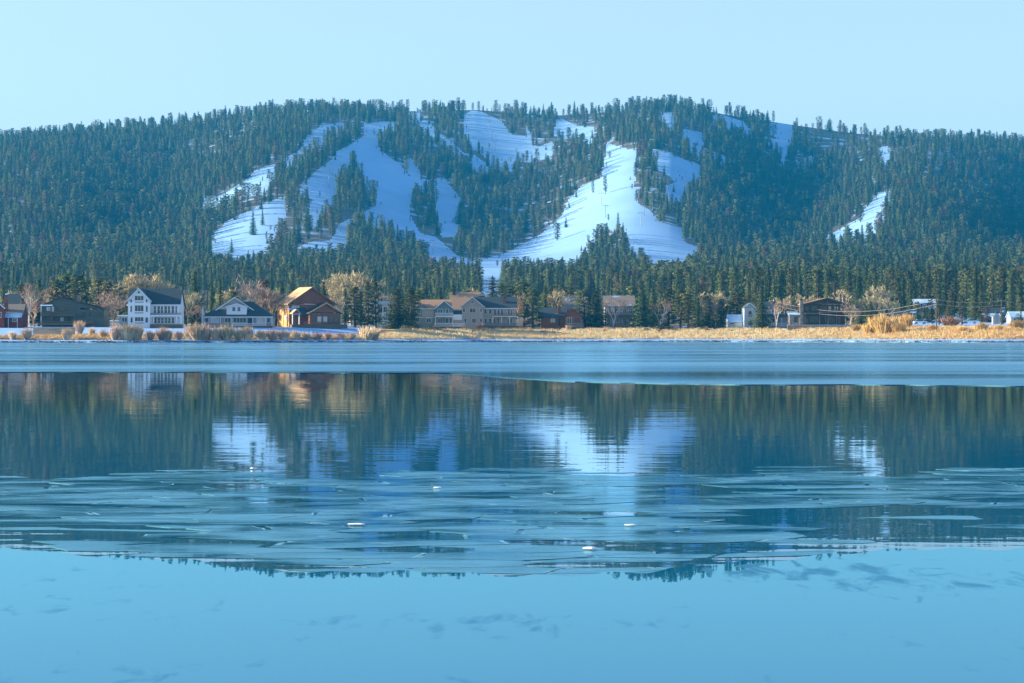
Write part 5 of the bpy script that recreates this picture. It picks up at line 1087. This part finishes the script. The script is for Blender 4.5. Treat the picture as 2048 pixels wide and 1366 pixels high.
def car(px, Y, paint, rz, label):
    o = empty('parked_car', at(px, Y), math.radians(rz)); tag(o, label, 'car', 'cars parked behind the meadow')
    m = MB(); m.prism([(-2.2, .35), (2.2, .35), (2.25, .75), (2.0, .92), (1.15, .98), (-1.7, 1.0), (-2.2, .92), (-2.25, .6)], -.86, .86); m.build('body', paint, o)
    m = MB(); m.prism([(-1.75, .985), (1.15, .965), (.45, 1.46), (-1.15, 1.48)], -.74, .74); m.build('cabin_glass', M_glass, o)
    m = MB(); m.prism([(-1.2, 1.465), (.5, 1.445), (.4, 1.53), (-1.1, 1.55)], -.73, .73); m.build('roof', M_rsnow, o)
    for x in (-1.35, 1.4):
        for y in (-.82, .82):
            m = MB(); m.tube([(x, y - .11, .33), (x, y + .11, .33)], .33, 14); w = m.build('wheel', M_tyre, o); m = MB(); m.tube([(x, y - .125, .33), (x, y + .125, .33)], .19, 10); m.build('rim', M_rim, w)
    for y in (-.62, .62):
        m = MB(); m.box(2.13, 2.27, y - .16, y + .16, .62, .76); m.build('headlight', M_lamp, o)
car(1840, 955, M_carw, 6, 'white parked car with snowy roof by the brown bush'); car(1857, 962, M_card, 0, 'dark parked car behind the first power pole'); car(1941, 962, M_carw, 178, 'white parked car under the pines between the poles')
# red sled by the grove
o = empty('sled', at(1384, float(shore_y(1384)) + 66)); tag(o, 'small red wooden sled bench at the edge of the grove', 'sled'); m = MB(); m.box(-1.2, 1.2, -.4, .4, .75, .9); m.build('seat', M_logred, o); m = MB(); m.box(-1.2, 1.2, .3, .4, 1.0, 1.5); m.build('backrest', M_logred, o)
for x in (-1.0, 1.0): m = MB(); m.box(x - .08, x + .08, -.35, .35, -.2, .75); m.build('leg', M_logred, o)

# ------------------------------------------------------------------ lift towers on the runs
M_steel = nmat('lift_steel', (0.16, 0.18, 0.2), (0.24, 0.26, 0.28), 1, 0.5, metallic=0.5)
def on_slope(px, py):
    lo, hi = YB, YR
    for _ in range(40):
        mid = (lo + hi) / 2; X = (px - 1024) / FPX * mid; q = P(X, mid, float(ground_z(X, mid)))[1]
        if q > py: lo = mid
        else: hi = mid
    return at(px, (lo + hi) / 2)
TOWERS = [(978, 262, 'high in the blue snow bowl'), (984, 282, 'in the middle of the blue snow bowl'), (990, 302, 'at the foot of the blue snow bowl'), (1335, 268, 'under the summit gap'), (1306, 372, 'beside the forked side run'), (1289, 432, 'on the sunlit run by the rocks'), (1282, 452, 'low on the sunlit run'), (1211, 436, 'at the middle of the sunlit run'), (1203, 410, 'at the upper middle of the sunlit run'),
          (1066, 478, 'at the left edge of the sunlit run'), (836, 344, 'on the main run beside the tree island'), (660, 352, 'on the main run left lobe'), (866, 508, 'at the foot of the lower run'), (658, 376, 'on the left lobe lower down')]
for px, py, lab in TOWERS:
    o = empty('lift_tower', on_slope(px, py), rng.uniform(-.4, .4)); tag(o, 'thin steel ski lift tower ' + lab, 'lift tower', 'ski lift towers')
    m = MB(); m.tube([(0, 0, -1), (0, 0, 11.5)], [0.3, 0.2], 8); m.build('mast', M_steel, o); m = MB(); m.box(-2.6, 2.6, -.18, .18, 11.5, 11.85); m.build('crossarm', M_steel, o)
    for x in (-2.4, 2.4): m = MB(); m.box(x - .15, x + .15, -1.2, 1.2, 11.1, 11.45); m.build('sheave', M_steel, o)

# snow fences across the foot of the run, in the gap of the belt
for k, Y in enumerate((1720, 1790, 1870)):
    p = at(984, Y); o = empty('snow_fence', p); tag(o, '%s dark snow fence across the snow gap behind the tall spruce' % ('lowest', 'middle', 'highest')[k], 'fence', 'snow fences in the gap')
    for zz_ in (0.5, 1.1): m = MB(); m.box(-7.5, 7.5, -.05, .05, zz_, zz_ + .28); m.build('rail', M_pole, o)
    for x in (-7.2, -3.6, 0, 3.6, 7.2): m = MB(); m.box(x - .1, x + .1, .06, .24, -.5, 1.6); m.build('post', M_pole, o)

# lone trees standing out on the snow
for px, base, hp, k, lab in ((506, 470, 50, 0, 'tallest lone fir on the broad blue snow field'), (525, 452, 36, 1, 'lone fir on the upper edge of the broad blue snow field'), (463, 506, 30, 2, 'lone fir low on the broad blue snow field'), (1211, 388, 38, 6, 'lone tall pine in the middle of the sunlit run'), (1186, 386, 28, 5, 'lone pine at the left edge of the sunlit run'),
                             (1236, 472, 48, 1, 'tall dark fir on the island in the sunlit run'), (1246, 480, 36, 0, 'fir right of the tall one on the island in the sunlit run'), (942, 315, 26, 0, 'lone fir beside the blue snow bowl'), (858, 360, 34, 0, 'tall fir tip of the tree island in the main run'), (1215, 478, 26, 6, 'small pine left on the island in the sunlit run')):
    p = on_slope(px, base); place_tree('fir_tree' if k < 5 else 'pine_tree', k, px, p.y, height=hp * p.y / FPX, wide=0.95, label=lab, group='lone trees on the ski slopes')
# ------------------------------------------------------------------ air
def haze_box():
    m = bpy.data.materials.new('haze'); m.use_nodes = True; nt = m.node_tree; nt.nodes.clear()
    out = nt.nodes.new('ShaderNodeOutputMaterial'); pv = nt.nodes.new('ShaderNodeVolumePrincipled')
    pv.inputs['Color'].default_value = (0.02, 0.43, 1.0, 1); pv.inputs['Density'].default_value = HAZE; pv.inputs['Anisotropy'].default_value = 0.0
    nt.links.new(pv.outputs[0], out.inputs['Volume'])
    mb = MB(); mb.box(-1750, 1750, -70, 4500, -4.5, 335); o = mb.build('haze', m); o['kind'] = 'stuff'; tag(o, 'thin blue morning haze filling the valley air', 'haze')
HAZE = 0.72e-4
haze_box()
